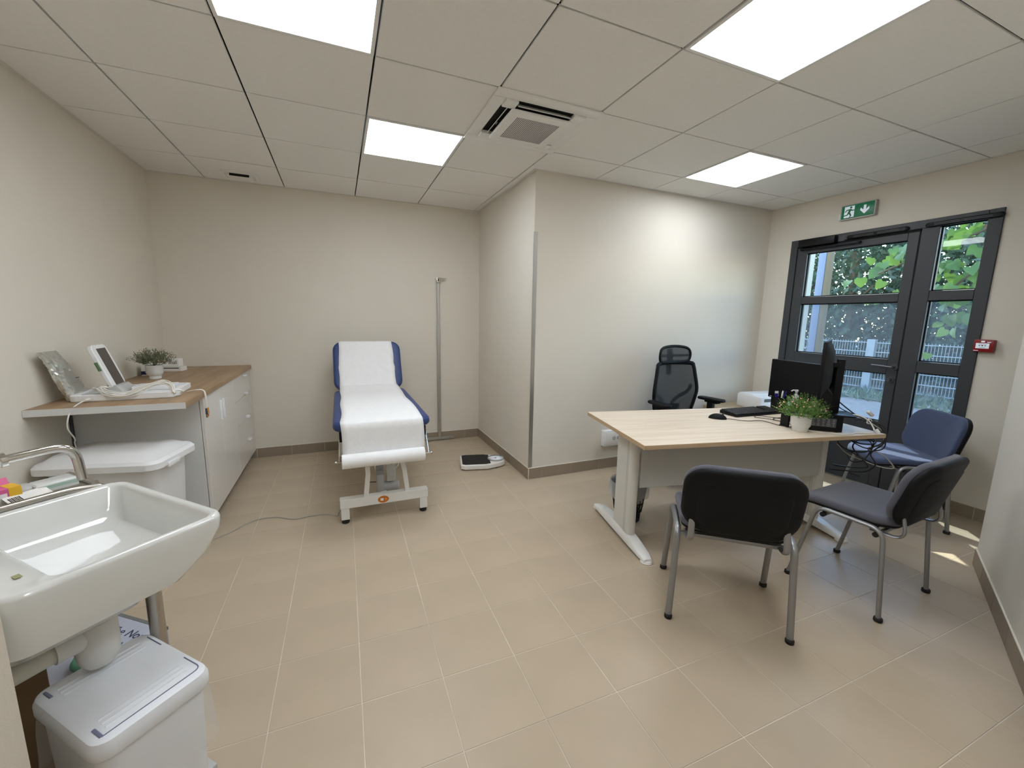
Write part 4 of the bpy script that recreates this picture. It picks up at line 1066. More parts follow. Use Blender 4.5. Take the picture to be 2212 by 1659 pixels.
# ------------------------------------------------------------------ desk
DA = R(-11.3)
DO = Vector((2.466, -0.467, 0))
dE = Vector((math.cos(DA), math.sin(DA), 0)); dN = Vector((-dE.y, dE.x, 0))
def EN(e, n, z=0.0): return DO + dE * e + dN * n + Vector((0, 0, z))
DZt = 0.73
desk = thing('office_desk', 'light oak office desk with white T-shaped metal legs', 'desk', DO, DA)
q = NB(); bx(q, 0, 1.6, 0, 0.8, DZt - 0.024, DZt, 0.0008, 1); obj('desktop', q, DESKW, desk)
q = NB(); bx(q, -0.001, 1.601, -0.001, 0.0005, DZt - 0.0238, DZt - 0.0006); bx(q, -0.001, 0.0005, 0, 0.8, DZt - 0.0238, DZt - 0.0006); bx(q, 1.5995, 1.601, 0, 0.8, DZt - 0.0238, DZt - 0.0006); obj('edge_band', q, EDGEW, desk, smooth=0)
def tleg(xc, sgn):
    g = NB()
    prof_ = []
    N_ = 14
    for k in range(N_ + 1):
        s = k / N_; yy = 0.055 + 0.735 * s
        hgt = 0.028 + 0.048 * math.sin(PI * s) ** 0.8
        wd = 0.036 + 0.010 * math.sin(PI * s)
        low = 0.010 + 0.016 * math.sin(PI * s) ** 0.5
        e_ = 1.0 if 0 < k < N_ else 0.72
        prof_.append([(xc - wd * e_, yy, low), (xc - wd * e_, yy, hgt * 0.7), (xc - wd * 0.7 * e_, yy, hgt), (xc + wd * 0.7 * e_, yy, hgt), (xc + wd * e_, yy, hgt * 0.7), (xc + wd * e_, yy, low)])
    loft(g, prof_, True, True)
    l_ = obj('foot', g, WENAM, desk, 50)
    g = NB()
    for yy in (0.075, 0.77): lathe(g, [(0.034, 0), (0.036, 0.004), (0.03, 0.014)], (xc, yy, 0), 16)
    obj('foot_glide', g, WENAM, l_)
    g = NB()
    loft(g, [[(xc + a, 0.365 + c, z_) for a, c in rr(0.062, 0.215, 0.028, 5)] for z_ in (0.05, DZt - 0.024)], True, True)
    c_ = obj('column', g, DESKM, desk)
    g = NB()
    for yy in (0.30, 0.315): bx(g, xc - 0.0325, xc - 0.0295, yy - 0.001, yy + 0.001, 0.07, 0.70)
    obj('groove', g, mat('groove_beige', (0.5, 0.48, 0.43, 1), 0.6), c_, smooth=0)
    g = NB(); bx(g, xc - 0.03, xc + 0.03, 0.08, 0.72, DZt - 0.045, DZt - 0.0242, 0.003); obj('top_bracket', g, DESKM, desk)
tleg(0.105, 1); tleg(1.485, -1)
q = NB(); bx(q, 0.138, 1.452, 0.262, 0.278, 0.372, DZt - 0.0245, 0.001, 1); obj('modesty_panel', q, MODESTY, desk)
q = NB(); bx(q, 0.14, 1.45, 0.34, 0.39, DZt - 0.06, DZt - 0.0245, 0.002); obj('beam', q, DESKM, desk)

# computer mouse, keyboard and cables
t = thing('computer_mouse', 'black computer mouse on the oak desk', 'mouse', EN(0.822, 0.495, DZt), DA + R(-35))
q = NB(); ball(q, (0, 0, 0.0), 0.058, (1.0, 0.55, 0.62), 20, 12)
bmesh.ops.bisect_plane(q, geom=q.verts[:] + q.edges[:] + q.faces[:], plane_co=(0, 0, 0.001), plane_no=(0, 0, -1), clear_outer=True)
bmesh.ops.holes_fill(q, edges=q.edges[:]); obj('shell', q, BLACK, t, 60)
q = NB(); cyl(q, (0.03, -0.004, 0.029), (0.03, 0.004, 0.029), 0.008, 12); obj('wheel', q, DGPLAS, t)
t = thing('keyboard', 'black keyboard lying on the oak desk beside the mouse', 'keyboard', EN(1.185, 0.61, DZt), DA + R(8))
q = NB(); loft(q, [[(a, c, 0.003 if True else 0) for a, c in rr(0.44, 0.15, 0.012)], [(a, c, 0.012 + 0.012 * (c + 0.075) / 0.15) for a, c in rr(0.44, 0.15, 0.012)]], True, True)
for sx in (-0.19, 0.19):
    for sy in (-0.06, 0.06): cyl(q, (sx, sy, 0), (sx, sy, 0.006), 0.008, 8)
kb = obj('case', q, BLACK, t)
q = NB()
for j in range(6):
    for i in range(19):
        if 14 <= i <= 14 and j > 1: continue
        x_, y_ = (i - 9) * 0.0225, -0.058 + j * 0.0225
        box(q, (x_, y_, 0.0165 + 0.012 * (y_ + 0.075) / 0.15 + 0.002), (0.018, 0.0175, 0.007), 0, Matrix.Rotation(R(4.5), 4, 'X'))
obj('key', q, mat('key_black', (0.022, 0.022, 0.024, 1), 0.5), kb, smooth=0, kind='stuff')
def cable(name, label, pts, r, m_, cat='cable', n=6, seg=6):
    q = NB(); tube(q, catmull(pts, n), r, seg)
    return tag(obj(name, q, m_), label, cat)
cable('mouse_cable', 'thin black mouse cable curling over the desk', [EN(0.868, 0.46, 0.737), EN(0.97, 0.40, 0.733), EN(1.08, 0.385, 0.733), EN(1.1, 0.26, 0.733), EN(1.15, 0.22, 0.733), EN(1.2, 0.29, 0.733), EN(1.17, 0.42, 0.734), EN(1.10, 0.47, 0.736), EN(1.16, 0.50, 0.738), EN(1.3, 0.38, 0.733), EN(1.35, 0.30, 0.733)], 0.0022, CABLEB)
cable('keyboard_cable', 'thin black keyboard cable behind the flowering plant', [EN(1.41, 0.60, 0.738), EN(1.44, 0.54, 0.733), EN(1.38, 0.46, 0.733), EN(1.22, 0.44, 0.733), EN(1.2, 0.37, 0.733), EN(1.32, 0.34, 0.734), EN(1.42, 0.33, 0.734)], 0.0022, CABLEB)

# pen cup, pump bottle, plant
t = thing('pen_cup', 'black pen cup with blue pens on the desk', 'pen holder', EN(1.475, 0.665, DZt), DA)
q = NB(); loft(q, [r3(rr(0.075, 0.075, 0.006), 0), r3(rr(0.08, 0.08, 0.006), 0.105), r3(rr(0.074, 0.074, 0.005), 0.105), r3(rr(0.07, 0.07, 0.005), 0.01)], True, True); obj('cup', q, BLACKG, t)
tp = [(-0.03, 0.0, -8, 4, BLUEPEN), (0.012, -0.015, 10, -6, WPLAS), (0.028, 0.01, 14, 5, BLUEPEN), (-0.02, 0.02, -12, 3, BLUEPEN)]
for k, (a, c, ry_, rx_, mm) in enumerate(tp):
    p = thing('pen', ['blue pen with white tip leaning left in the black cup', 'white marker pen in the middle of the black cup', 'blue pen leaning right in the black cup', 'dark blue pen at the back of the black cup'][k], 'pen', EN(1.475 + a * 0.5, 0.665 + c * 0.5, DZt + 0.012), DA, 'pens in the black cup')
    p.rotation_euler = (R(rx_), R(ry_), DA)
    q = NB(); cyl(q, (0, 0, 0.0), (0, 0, 0.125), 0.0055, 10); obj('barrel', q, mm, p)
    q = NB(); cyl(q, (0, 0, 0.125), (0, 0, 0.142), 0.0055, 10, 0.003); bx(q, 0.005, 0.008, -0.002, 0.002, 0.10, 0.14); obj('cap', q, WPLAS if k != 2 else BLUEPEN, p)
t = thing('pump_bottle', 'clear pump bottle with white dispenser head behind the plant', 'bottle', EN(1.50, 0.55, DZt), DA)
q = NB(); lathe(q, [(0.03, 0), (0.034, 0.005), (0.034, 0.085), (0.03, 0.105), (0.016, 0.118)], seg=24); obj('body', q, thin_mat('pump_clear', (0.7, 0.74, 0.75, 1), 0.45, 0.1), t)
q = NB(); lathe(q, [(0.019, 0.116), (0.019, 0.128), (0.014, 0.14), (0.007, 0.145), (0.006, 0.162), (0.010, 0.164), (0.012, 0.178), (0.006, 0.18)], seg=18); tube(q, [(0.012, 0, 0.174), (-0.03, 0.0, 0.177), (-0.045, 0.0, 0.171)], 0.005, 8); obj('pump_head', q, WPLAS, t)
pot_plant('flowering_plant', 'green artificial plant with pink buds in a white pot on the desk', EN(1.122, 0.140, DZt), 1.9, PLEAF, 1.06, 44, 1)
t = thing('card_stand', 'small black upright card stand just left of the desk plant pot', 'stand', EN(1.125, 0.255, DZt), DA)
q = NB(); bx(q, -0.012, 0.012, -0.03, 0.03, 0, 0.004); bx(q, -0.006, 0.006, -0.03, 0.03, 0.0, 0.085, 0.001, 1); obj('plate', q, BLACKG, t)

# desktop computer lying on the desk with monitor stand on top
PCA = DA + R(-33)
t = thing('desktop_computer', 'black desktop computer lying flat at the right end of the desk', 'computer', EN(1.312, 0.205, DZt), PCA)
q = NB(); bx(q, -0.125, 0.105, -0.11, 0.12, 0.004, 0.098, 0.003, 1)
for sx in (-0.10, 0.08):
    for sy in (-0.09, 0.10): cyl(q, (sx, sy, 0), (sx, sy, 0.006), 0.01, 8)
obj('case', q, BLACKG, t)
q = NB(); bx(q, -0.06, 0.07, -0.1112, -0.1098, 0.03, 0.085); lb = obj('label_plate', q, DGPLAS, t, smooth=0)
q = NB(); rnd = random.Random(2)
for k in range(5):
    for j in range(5):
        wdd = rnd.uniform(0.006, 0.02); box(q, (-0.047 + 0.026 * k, -0.1116, 0.038 + 0.0095 * j), (wdd, 0.0008, 0.0022))
box(q, (-0.072, -0.1112, 0.055), (0.006, 0.001, 0.016))
obj('label_line', q, GPLAS, lb, smooth=0, kind='stuff')
q = NB()
for k in range(6): bx(q, 0.1045, 0.1062, -0.09 + 0.034 * k, -0.07 + 0.034 * k, 0.02, 0.085)
obj('port', q, DGPLAS, t, smooth=0)
PT = DZt + 0.098
t = thing('side_monitor', 'black monitor seen edge-on, on a pole stand over the computer', 'monitor', EN(1.368, 0.146, PT), PCA)
q = NB(); loft(q, [r3(rr(0.19, 0.18, 0.03), 0.0), r3(rr(0.19, 0.18, 0.03), 0.008), r3(rr(0.18, 0.17, 0.026), 0.011)], True, True); obj('base_plate', q, BLACKG, t)
q = NB(); bx(q, -0.02, 0.02, -0.012, 0.012, 0.01, 0.345, 0.004); po = obj('pole', q, BLACK, t)
va = math.atan2(0.485, 0.875) - PCA            # direction of the screen plane, local
Ms = Matrix.Translation((-0.072, -0.007, 0.0)) @ Matrix.Rotation(va - R(1.5), 4, 'Z')
q = NB(); bx(q, -0.275, 0.275, 0.0, 0.018, 0.125, 0.455, 0.003)
loft(q, [[(a, 0.0, 0.29 + c) for a, c in rr(0.52, 0.31, 0.04)], [(a, -0.03, 0.285 + c) for a, c in rr(0.34, 0.2, 0.06)]], True, True)
bmesh.ops.transform(q, matrix=Ms, verts=q.verts); obj('screen_shell', q, BLACK, t)
q = NB(); bx(q, -0.268, 0.268, 0.0182, 0.0192, 0.14, 0.448); bmesh.ops.transform(q, matrix=Ms, verts=q.verts); obj('screen', q, BLACKG, t, smooth=0)
q = NB(); bx(q, -0.06, -0.005, -0.02, 0.02, 0.295, 0.325, 0.004); obj('arm', q, BLACK, t)

t = thing('front_monitor', 'wide black monitor behind the pen cup facing the office chair', 'monitor', EN(1.535, 0.55, DZt), DA)
q = NB(); loft(q, [r3(rr(0.12, 0.2, 0.02), 0.0), r3(rr(0.12, 0.2, 0.02), 0.01)], True, True); obj('base_plate', q, BLACKG, t)
q = NB(); bx(q, 0.02, 0.045, -0.03, 0.03, 0.008, 0.28, 0.004); obj('pole', q, BLACK, t)
q = NB(); bx(q, -0.012, 0.018, -0.27, 0.275, 0.078, 0.378, 0.003, 1); sh = obj('screen_shell', q, BLACK, t)
q = NB(); bx(q, -0.0132, -0.0118, -0.262, 0.267, 0.098, 0.37); obj('screen', q, BLACKG, sh, smooth=0)
q = NB()
for k, w_ in enumerate((0.022, 0.01, 0.008, 0.007, 0.008, 0.006)): box(q, (-0.0125, 0.245 - 0.027 * k - (0.006 if k else 0), 0.0875), (0.0015, w_, 0.006))
obj('bezel_mark', q, GPLAS, sh, smooth=0)

# cables at the right end of the desk
cable('white_desk_cable', 'white cable lying along the front right of the desktop', [EN(1.16, 0.135, 0.734), EN(1.24, 0.06, 0.734), EN(1.30, 0.025, 0.734), EN(1.37, -0.012 + 0.03, 0.734), EN(1.41, 0.035, 0.736), EN(1.46, 0.03, 0.735), EN(1.52, 0.018, 0.733)], 0.0034, CABLEW)
cable('white_plug_cable', 'white cable with plug arching down from the computer at the desk end', [EN(1.47, 0.15, 0.82), EN(1.52, 0.12, 0.822), EN(1.555, 0.08, 0.80), EN(1.56, 0.05, 0.765), EN(1.55, 0.03, 0.745)], 0.0042, CABLEW)
q = NB(); cyl(q, EN(1.545, 0.02, 0.757), EN(1.55, 0.005, 0.738), 0.011, 10); tag(obj('white_plug', q, WPLAS), 'small white plug lying at the right edge of the desktop', 'plug')
t = thing('power_adapter', 'round white tagged connector among the cables at the desk end', 'connector', EN(1.59, 0.10, 0.79), DA)
q = NB(); box(q, (0, 0, 0.045), (0.05, 0.022, 0.018), 0.004, Matrix.Rotation(R(35), 4, 'Y')); cyl(q, (-0.02, -0.012, 0.0), (-0.02, -0.02, 0.0), 0.018, 18); obj('shell', q, WPLAS, t)
q = NB(); cyl(q, (-0.02, -0.0195, 0.0), (-0.02, -0.021, 0.0), 0.011, 16); obj('mark', q, INK, t)
bl = [('black monitor cable running from the side monitor down to the desk end', [EN(1.40, 0.26, 1.02), EN(1.43, 0.22, 0.93), EN(1.52, 0.15, 0.83), EN(1.57, 0.12, 0.80), EN(1.60, 0.10, 0.79)], 0.004),
      ('thin black cable looping low beside the monitor pole', [EN(1.40, 0.25, 0.99), EN(1.41, 0.20, 0.93), EN(1.42, 0.17, 0.88), EN(1.46, 0.17, 0.85), EN(1.58, 0.14, 0.80)], 0.003),
      ('black cable falling over the desk end in a wide loop', [EN(1.52, 0.14, 0.79), EN(1.61, 0.08, 0.79), EN(1.64, 0.04, 0.72), EN(1.60, 0.0, 0.64), EN(1.52, 0.05, 0.61), EN(1.48, 0.12, 0.60), EN(1.50, 0.2, 0.63), EN(1.58, 0.14, 0.67), EN(1.60, 0.06, 0.66), EN(1.52, 0.04, 0.56), EN(1.50, 0.1, 0.53), EN(1.53, 0.16, 0.56)], 0.004),
      ('black cable tangled under the right end of the desktop', [EN(1.50, 0.22, 0.70), EN(1.52, 0.10, 0.65), EN(1.58, 0.04, 0.66), EN(1.62, 0.08, 0.68), EN(1.60, 0.14, 0.66), EN(1.52, 0.12, 0.62), EN(1.50, 0.06, 0.58), EN(1.53, 0.02, 0.52), EN(1.50, 0.1, 0.49), EN(1.46, 0.18, 0.48)], 0.0045),
      ('black cable hanging lowest below the desk end', [EN(1.54, 0.10, 0.795), EN(1.615, 0.03, 0.77), EN(1.60, 0.0, 0.68), EN(1.55, 0.03, 0.60), EN(1.56, 0.0, 0.54), EN(1.54, 0.04, 0.48), EN(1.49, 0.12, 0.46), EN(1.46, 0.2, 0.44)], 0.0045),
      ('black cable crossing behind the hanging white cable loop', [EN(1.62, 0.12, 0.78), EN(1.63, 0.02, 0.70), EN(1.54, 0.04, 0.63), EN(1.50, 0.12, 0.66), EN(1.56, 0.16, 0.69), EN(1.61, 0.08, 0.65), EN(1.55, 0.06, 0.60), EN(1.51, 0.14, 0.58)], 0.0035)]
for k, (lab, pts, r_) in enumerate(bl): cable('black_cable', lab, pts, r_, CABLEB).__setitem__('group', 'black cables at the desk end')
cable('grey_cable_loop', 'long pale grey cable loop hanging below the desk end', [EN(1.60, 0.09, 0.775), EN(1.64, 0.05, 0.73), EN(1.63, 0.03, 0.66), EN(1.56, 0.06, 0.62), EN(1.60, 0.0, 0.60), EN(1.655, -0.03, 0.535), EN(1.66, -0.02, 0.515), EN(1.62, 0.02, 0.515), EN(1.54, 0.06, 0.545), EN(1.49, 0.12, 0.57), EN(1.47, 0.18, 0.62)], 0.0035, CABLEG)

# printer on a beige cabinet behind the desk
t = thing('beige_cabinet', 'beige wooden cabinet with vertical board front behind the desk by the door', 'cabinet', (4.79, 0.58, 0))
q = NB(); bx(q, -0.37, 0.36, -0.24, 0.34, 0.0, 0.545, 0.002, 1); obj('carcass', q, BEIGE, t)
for k in range(4):
    q = NB(); bx(q, -0.37 + 0.1845 * k, -0.37 + 0.1845 * k + 0.176, -0.256, -0.2405, 0.02, 0.535, 0.001, 1); obj('door_board', q, BEIGE, t)
t = thing('printer', 'light grey printer on the beige cabinet behind the desk', 'printer', (4.90, 0.58, 0.545), R(-6))
q = NB(); bx(q, -0.20, 0.20, -0.10, 0.18, 0.0, 0.135, 0.012); obj('body', q, WPLAS, t)
q = NB(); box(q, (-0.02, -0.16, 0.06), (0.34, 0.16, 0.012), 0.005, Matrix.Rotation(R(-6), 4, 'X')); obj('paper_tray', q, WPLAS, t)
q = NB(); bx(q, -0.155, 0.0, -0.1015, -0.099, 0.085, 0.115); bx(q, 0.01, 0.15, -0.1015, -0.099, 0.08, 0.12); obj('slot', q, DGPLAS, t, smooth=0)
q = NB(); bx(q, -0.19, 0.19, 0.0, 0.17, 0.134, 0.142, 0.003); obj('lid', q, WPLAS, t)

# waste basket under the desk
t = thing('waste_basket', 'black slotted waste basket with grey bag liner under the desk', 'bin', (2.828, 0.07, 0))
q = NB(); HB = 0.27; Rb, Rt = 0.085, 0.122; n_ = 48
lathe(q, [(0.001, 0.0), (Rb, 0.0), (Rb + 0.004, 0.07)], (0, 0, 0), n_, True, False)
for k in range(n_):
    a = 2 * PI * k / n_
    def pp(z_, da): rad = Rb + (Rt - Rb) * z_ / HB; return Vector((rad * math.cos(a + da), rad * math.sin(a + da), z_))
    d_ = PI / n_ * 0.62
    v = [q.verts.new(x) for x in (pp(0.07, -d_), pp(0.07, d_), pp(HB - 0.03, d_), pp(HB - 0.03, -d_))]; q.faces.new(v)
lathe(q, [(Rb + (Rt - Rb) * 0.5, HB * 0.5 - 0.006), (Rb + (Rt - Rb) * 0.5, HB * 0.5 + 0.006)], (0, 0, 0), n_, False, False)
lathe(q, [(Rt - 0.004, HB - 0.035), (Rt, HB - 0.01), (Rt + 0.003, HB), (Rt - 0.004, HB)], (0, 0, 0), n_, False, False)
o = obj('basket', q, BLACK, t); sm = o.modifiers.new('thickness', 'SOLIDIFY'); sm.thickness = 0.002
q = NB(); rings = []; rnd = random.Random(8)
for k, (r_l, z_) in enumerate(((0.108, 0.15), (0.113, 0.22), (0.118, 0.272), (0.127, 0.282), (0.132, 0.27), (0.138, 0.23), (0.136, 0.185))):
    rings.append([((r_l + rnd.uniform(-0.004, 0.004) * (k > 3)) * math.cos(2 * PI * a / 36), (r_l + rnd.uniform(-0.004, 0.004) * (k > 3)) * math.sin(2 * PI * a / 36), z_ + (rnd.uniform(-0.014, 0.014) if k == 6 else 0)) for a in range(36)])
loft(q, rings, False, False); obj('bag_liner', q, LINER, t, 60)

# ------------------------------------------------------------------ visitor chairs
def make_chair(label, fab, loc, rz):
    t = thing('visitor_chair', label, 'chair', loc, rz, 'visitor chairs around the desk')
    FXx, FYf, FYr = 0.25, 0.205, -0.205
    zt = 0.437
    for s in (-1, 1):
        q = NB()
        pts = fillet([(s * FXx, FYf, 0.012), (s * 0.236, 0.115, zt), (s * 0.236, -0.165, zt), (s * FXx, FYr, 0.012)], 0.055, 7)
        tube(q, pts, 0.015, 10, 0.010, up=None)
        sf = obj('side_frame', q, GREYTUBE, t, 60)
        for yy in (FYf, FYr):
            q = NB(); lathe(q, [(0.0155, 0), (0.018, 0.003), (0.018, 0.016), (0.015, 0.02)], (s * FXx, yy, 0), 14); obj('foot_cap', q, BLACKR, sf)
    for yy in (0.085, -0.14):
        q = NB(); tube(q, [(-0.232, yy, 0.405), (0.232, yy, 0.405)], 0.011, 8, 0.011); bar = obj('cross_tube', q, GREYTUBE, t)
        for s in (-1, 1):
            q = NB(); cyl(q, (s * 0.226, yy, 0.405), (s * 0.243, yy, 0.405), 0.0125, 12); cyl(q, (s * 0.228, yy, 0.405), (s * 0.228, yy, 0.43), 0.007, 8)
            obj('end_cap', q, BLACKR, bar)
    # seat: plastic shell and fabric cushion
    def seatfn(p):
        dish = 0.010 * (p.x / 0.22) ** 2 - (0.028 * max(0, (p.y - 0.10) / 0.12) ** 2) + 0.008 * max(0, (-p.y - 0.1) / 0.1)
        return Vector((p.x, p.y + 0.015, p.z + 0.425 + dish))
    q = NB(); cushion(q, 0.44, 0.41, 0.02, 0.08, lambda p: seatfn(Vector((p.x, p.y, p.z))), 0.4, 0.0, 7); obj('seat_shell', q, BLACK, t)
    q = NB(); cushion(q, 0.455, 0.425, 0.042, 0.09, lambda p: seatfn(Vector((p.x, p.y, p.z + 0.010))), 0.42, 0.12, 7); obj('seat_cushion', q, fab, t, 60)
    # back: p.x across, p.y up the back, p.z towards the sitter
    TILT = R(15)
    def backfn(p):
        cur = 0.045 * (p.x / 0.24) ** 2
        low = -0.018 * (1 - (p.x / 0.23) ** 2) if p.y < -0.05 else 0.0
        a = p.y + 0.155 + low * min(1.0, (-p.y - 0.05) / 0.1)
        y = -0.212 - a * math.sin(TILT) + p.z * math.cos(TILT) + cur
        return Vector((p.x, y, 0.474 + a * math.cos(TILT) + p.z * math.sin(TILT)))
    q = NB(); cushion(q, 0.468, 0.318, 0.036, 0.10, lambda p: backfn(Vector((p.x, p.y, p.z + 0.004))), 0.42, 0.15, 7); obj('back_cushion', q, fab, t, 60)
    q = NB(); cushion(q, 0.474, 0.322, 0.034, 0.10, lambda p: backfn(Vector((p.x, p.y, -p.z + 0.012))), 0.55, 0.0, 7); bs = obj('back_shell', q, BLACK, t, 60)
    q = NB(); cushion(q, 0.36, 0.22, 0.008, 0.05, lambda p: backfn(Vector((p.x, p.y - 0.01, -p.z - 0.0165))), 0.7, 0.0, 7)
    obj('shell_panel', q, BLACK, bs, 60)
    for s in (-1, 1):
        q = NB(); a = backfn(Vector((s * 0.185, -0.09, -0.004)))
        tube(q, fillet([(s * 0.19, -0.10, 0.405), (s * 0.19, -0.235, 0.408), tuple(a)], 0.06, 7), 0.014, 8, 0.007); obj('back_bracket', q, GREYTUBE, t)
    return t
def place(label, fab, feet, az):
    cx = sum(p[0] for p in feet) / len(feet); cy = sum(p[1] for p in feet) / len(feet)
    return make_chair(label, fab, (cx, cy, 0), -R(az))
place('grey visitor chair nearest the viewpoint, its black back turned to us', FABG, [(2.381, -0.805), (2.636, -0.496), (2.753, -1.13), (3.02, -0.816)], 39.8)
place('grey visitor chair seen from its side between the other two visitor chairs', FABG, [(3.293, -1.196), (3.781, -1.166), (3.763, -0.756), (3.261, -0.789)], -3.5)
place('visitor chair tinted daylight blue standing right beside the glazed door', FABB, [(4.6945, -0.569)], -55)

# ------------------------------------------------------------------ office chair
OA = 178
t = thing('office_chair', 'black mesh swivel office chair with headrest behind the desk', 'office chair', (3.825, 0.535, 0), -R(OA))
def ob(p):   # back surface: p.x across, p.y height, p.z towards sitter
    h_ = p.y
    y = -0.205 - 0.13 * (h_ - 0.5) - 0.03 * math.cos((h_ - 0.5) * 5) + 0.07 * (p.x / 0.24) ** 2 + p.z
    return Vector((p.x, y, h_))
WX = 1.10
outl = [(-0.10, 0.47), (-0.155, 0.475), (-0.20, 0.56), (-0.232, 0.70), (-0.236, 0.78), (-0.215, 0.90), (-0.20, 0.975), (-0.175, 1.003), (0, 1.01), (0.175, 1.003), (0.20, 0.975), (0.215, 0.90), (0.236, 0.78), (0.232, 0.70), (0.20, 0.56), (0.155, 0.475), (0.10, 0.47)]
outl = [(a * WX, c) for a, c in outl]
q = NB(); tube(q, [ob(Vector((a, c, 0))) for a, c in catmull([(a, c, 0) for a, c in outl], 4) and [(v.x, v.y) for v in catmull([(a, c, 0) for a, c in outl], 4)]], 0.020, 8, 0.012, up=(0, 1, 0), closed=True); bf = obj('back_frame', q, BLACK, t, 60)
q = NB()
rows = []
for (hz, hw_) in ((0.475, 0.15), (0.56, 0.20), (0.64, 0.218), (0.70, 0.23), (0.78, 0.234), (0.84, 0.226), (0.90, 0.214), (0.95, 0.205), (1.0, 0.18)):
    rows.append([q.verts.new(ob(Vector((hw_ * WX * (k / 6 - 1), hz, 0.004)))) for k in range(13)])
for A, B in zip(rows[:-1], rows[1:]):
    for k in range(12): q.faces.new((A[k], A[k + 1], B[k + 1], B[k]))
obj('back_mesh', q, MESHF, t, 60)
q = NB()
for s in (-1, 1):
    tube(q, [ob(Vector((s * a, c, -0.016))) for a, c in [(v.x, v.y) for v in catmull([(0.222, 0.80, 0), (0.20, 0.735, 0), (0.13, 0.69, 0), (0.08, 0.65, 0), (0.055, 0.60, 0), (0.05, 0.50, 0)], 5)]], 0.021, 8, 0.010, up=(0, 1, 0))
obj('lumbar_frame', q, BLACK, t, 60)
q = NB(); box(q, ob(Vector((0, 0.56, 0.0))), (0.26, 0.03, 0.12), 0.012); obj('lumbar_pad', q, BLACK, t)
q = NB(); a, c = ob(Vector((0, 0.90, -0.03))), ob(Vector((0, 1.12, -0.02)))
box(q, (a + ob(Vector((0, 1.02, -0.03)))) / 2, (0.05, 0.02, 0.14), 0.006, Matrix.Rotation(R(7), 4, 'X')); box(q, ob(Vector((0, 1.07, -0.02))), (0.055, 0.028, 0.13), 0.008, Matrix.Rotation(R(7), 4, 'X')); obj('headrest_bracket', q, BLACK, t)
def hb(p): return Vector((p.x, ob(Vector((0, 1.0, 0))).y + 0.03 + 0.35 * p.x ** 2 - 0.25 * (p.y - 1.09) ** 2 * 10 * (1 if p.y > 1.09 else 0.4) + p.z, p.y))
ho = [(v.x, v.y) for v in catmull([(-0.10, 1.015, 0), (-0.138, 1.03, 0), (-0.148, 1.08, 0), (-0.135, 1.13, 0), (-0.09, 1.152, 0), (0, 1.16, 0), (0.09, 1.152, 0), (0.135, 1.13, 0), (0.148, 1.08, 0), (0.138, 1.03, 0), (0.10, 1.015, 0), (0, 1.012, 0)], 4)]
q = NB(); tube(q, [hb(Vector((a, c, 0))) for a, c in [(a * 1.25, c) for a, c in ho]], 0.013, 8, 0.010, up=(0, 1, 0), closed=True); hf = obj('headrest_frame', q, BLACK, t, 60)
q = NB(); rows = []
for hz, hw_ in ((1.015, 0.10), (1.035, 0.138), (1.08, 0.146), (1.12, 0.138), (1.15, 0.09)):
    rows.append([q.verts.new(hb(Vector((hw_ * 1.25 * (k / 5 - 1), hz, 0.002)))) for k in range(11)])
for A, B in zip(rows[:-1], rows[1:]):
    for k in range(10): q.faces.new((A[k], A[k + 1], B[k + 1], B[k]))
obj('headrest_mesh', q, MESHF, hf, 60)
q = NB(); tube(q, [hb(Vector((x_, 1.075, -0.008))) for x_ in (-0.175, -0.09, 0, 0.09, 0.175)], 0.012, 8, 0.007, up=(0, 1, 0)); obj('headrest_bar', q, BLACK, hf, 60)
q = NB(); cushion(q, 0.50, 0.46, 0.06, 0.09, lambda p: Vector((p.x, p.y + 0.03, p.z + 0.42 - 0.03 * max(0, (p.y - 0.12) / 0.1) ** 2)), 0.4, 0.15); obj('seat', q, BLACK, t, 60)
q = NB(); bx(q, -0.10, 0.10, -0.10, 0.12, 0.36, 0.42, 0.01); tube(q, fillet([(0, -0.05, 0.39), (0, -0.24, 0.39), (0, -0.27, 0.56)], 0.06), 0.035, 8, 0.012); obj('mechanism', q, BLACK, t)
for s in (-1, 1):
    q = NB(); tube(q, fillet([(s * 0.20, -0.04, 0.41), (s * 0.315, -0.04, 0.41), (s * 0.315, -0.04, 0.55)], 0.05, 6), 0.026, 8, 0.014); bx(q, s * 0.315 - 0.02, s * 0.315 + 0.02, -0.07, -0.01, 0.52, 0.655, 0.006); ap = obj('arm_post', q, BLACK, t)
    q = NB(); cushion(q, 0.09, 0.255, 0.026, 0.035, lambda p, s=s: Matrix.Translation((s * 0.315, -0.04, 0.668)) @ Matrix.Rotation(R(-7 * s), 4, 'Z') @ p, 0.45, 0.1); bx(q, s * 0.315 - 0.03, s * 0.315 + 0.03, -0.09, 0.04, 0.65, 0.672, 0.005); obj('arm_pad', q, BLACK, ap, 60)
q = NB(); cyl(q, (0, 0, 0.10), (0, 0, 0.37), 0.025, 16); cyl(q, (0, 0, 0.08), (0, 0, 0.22), 0.032, 16); obj('gas_column', q, BLACK, t)
for k in range(5):
    a = R(72 * k + 20); q = NB(); d = Vector((math.cos(a), math.sin(a), 0))
    tube(q, [d * 0.02 + Vector((0, 0, 0.105)), d * 0.17 + Vector((0, 0, 0.095)), d * 0.31 + Vector((0, 0, 0.072))], 0.026, 8, 0.016); lg = obj('base_arm', q, BLACK, t)
    q = NB(); n_ = Vector((-d.y, d.x, 0))
    for s in (-1, 1): cyl(q, d * 0.31 + n_ * (s * 0.010) + Vector((0, 0, 0.027)), d * 0.31 + n_ * (s * 0.026) + Vector((0, 0, 0.027)), 0.027, 14)
    cyl(q, d * 0.31 + Vector((0, 0, 0.027)), d * 0.31 + Vector((0, 0, 0.075)), 0.008, 8); obj('caster', q, BLACK, lg)

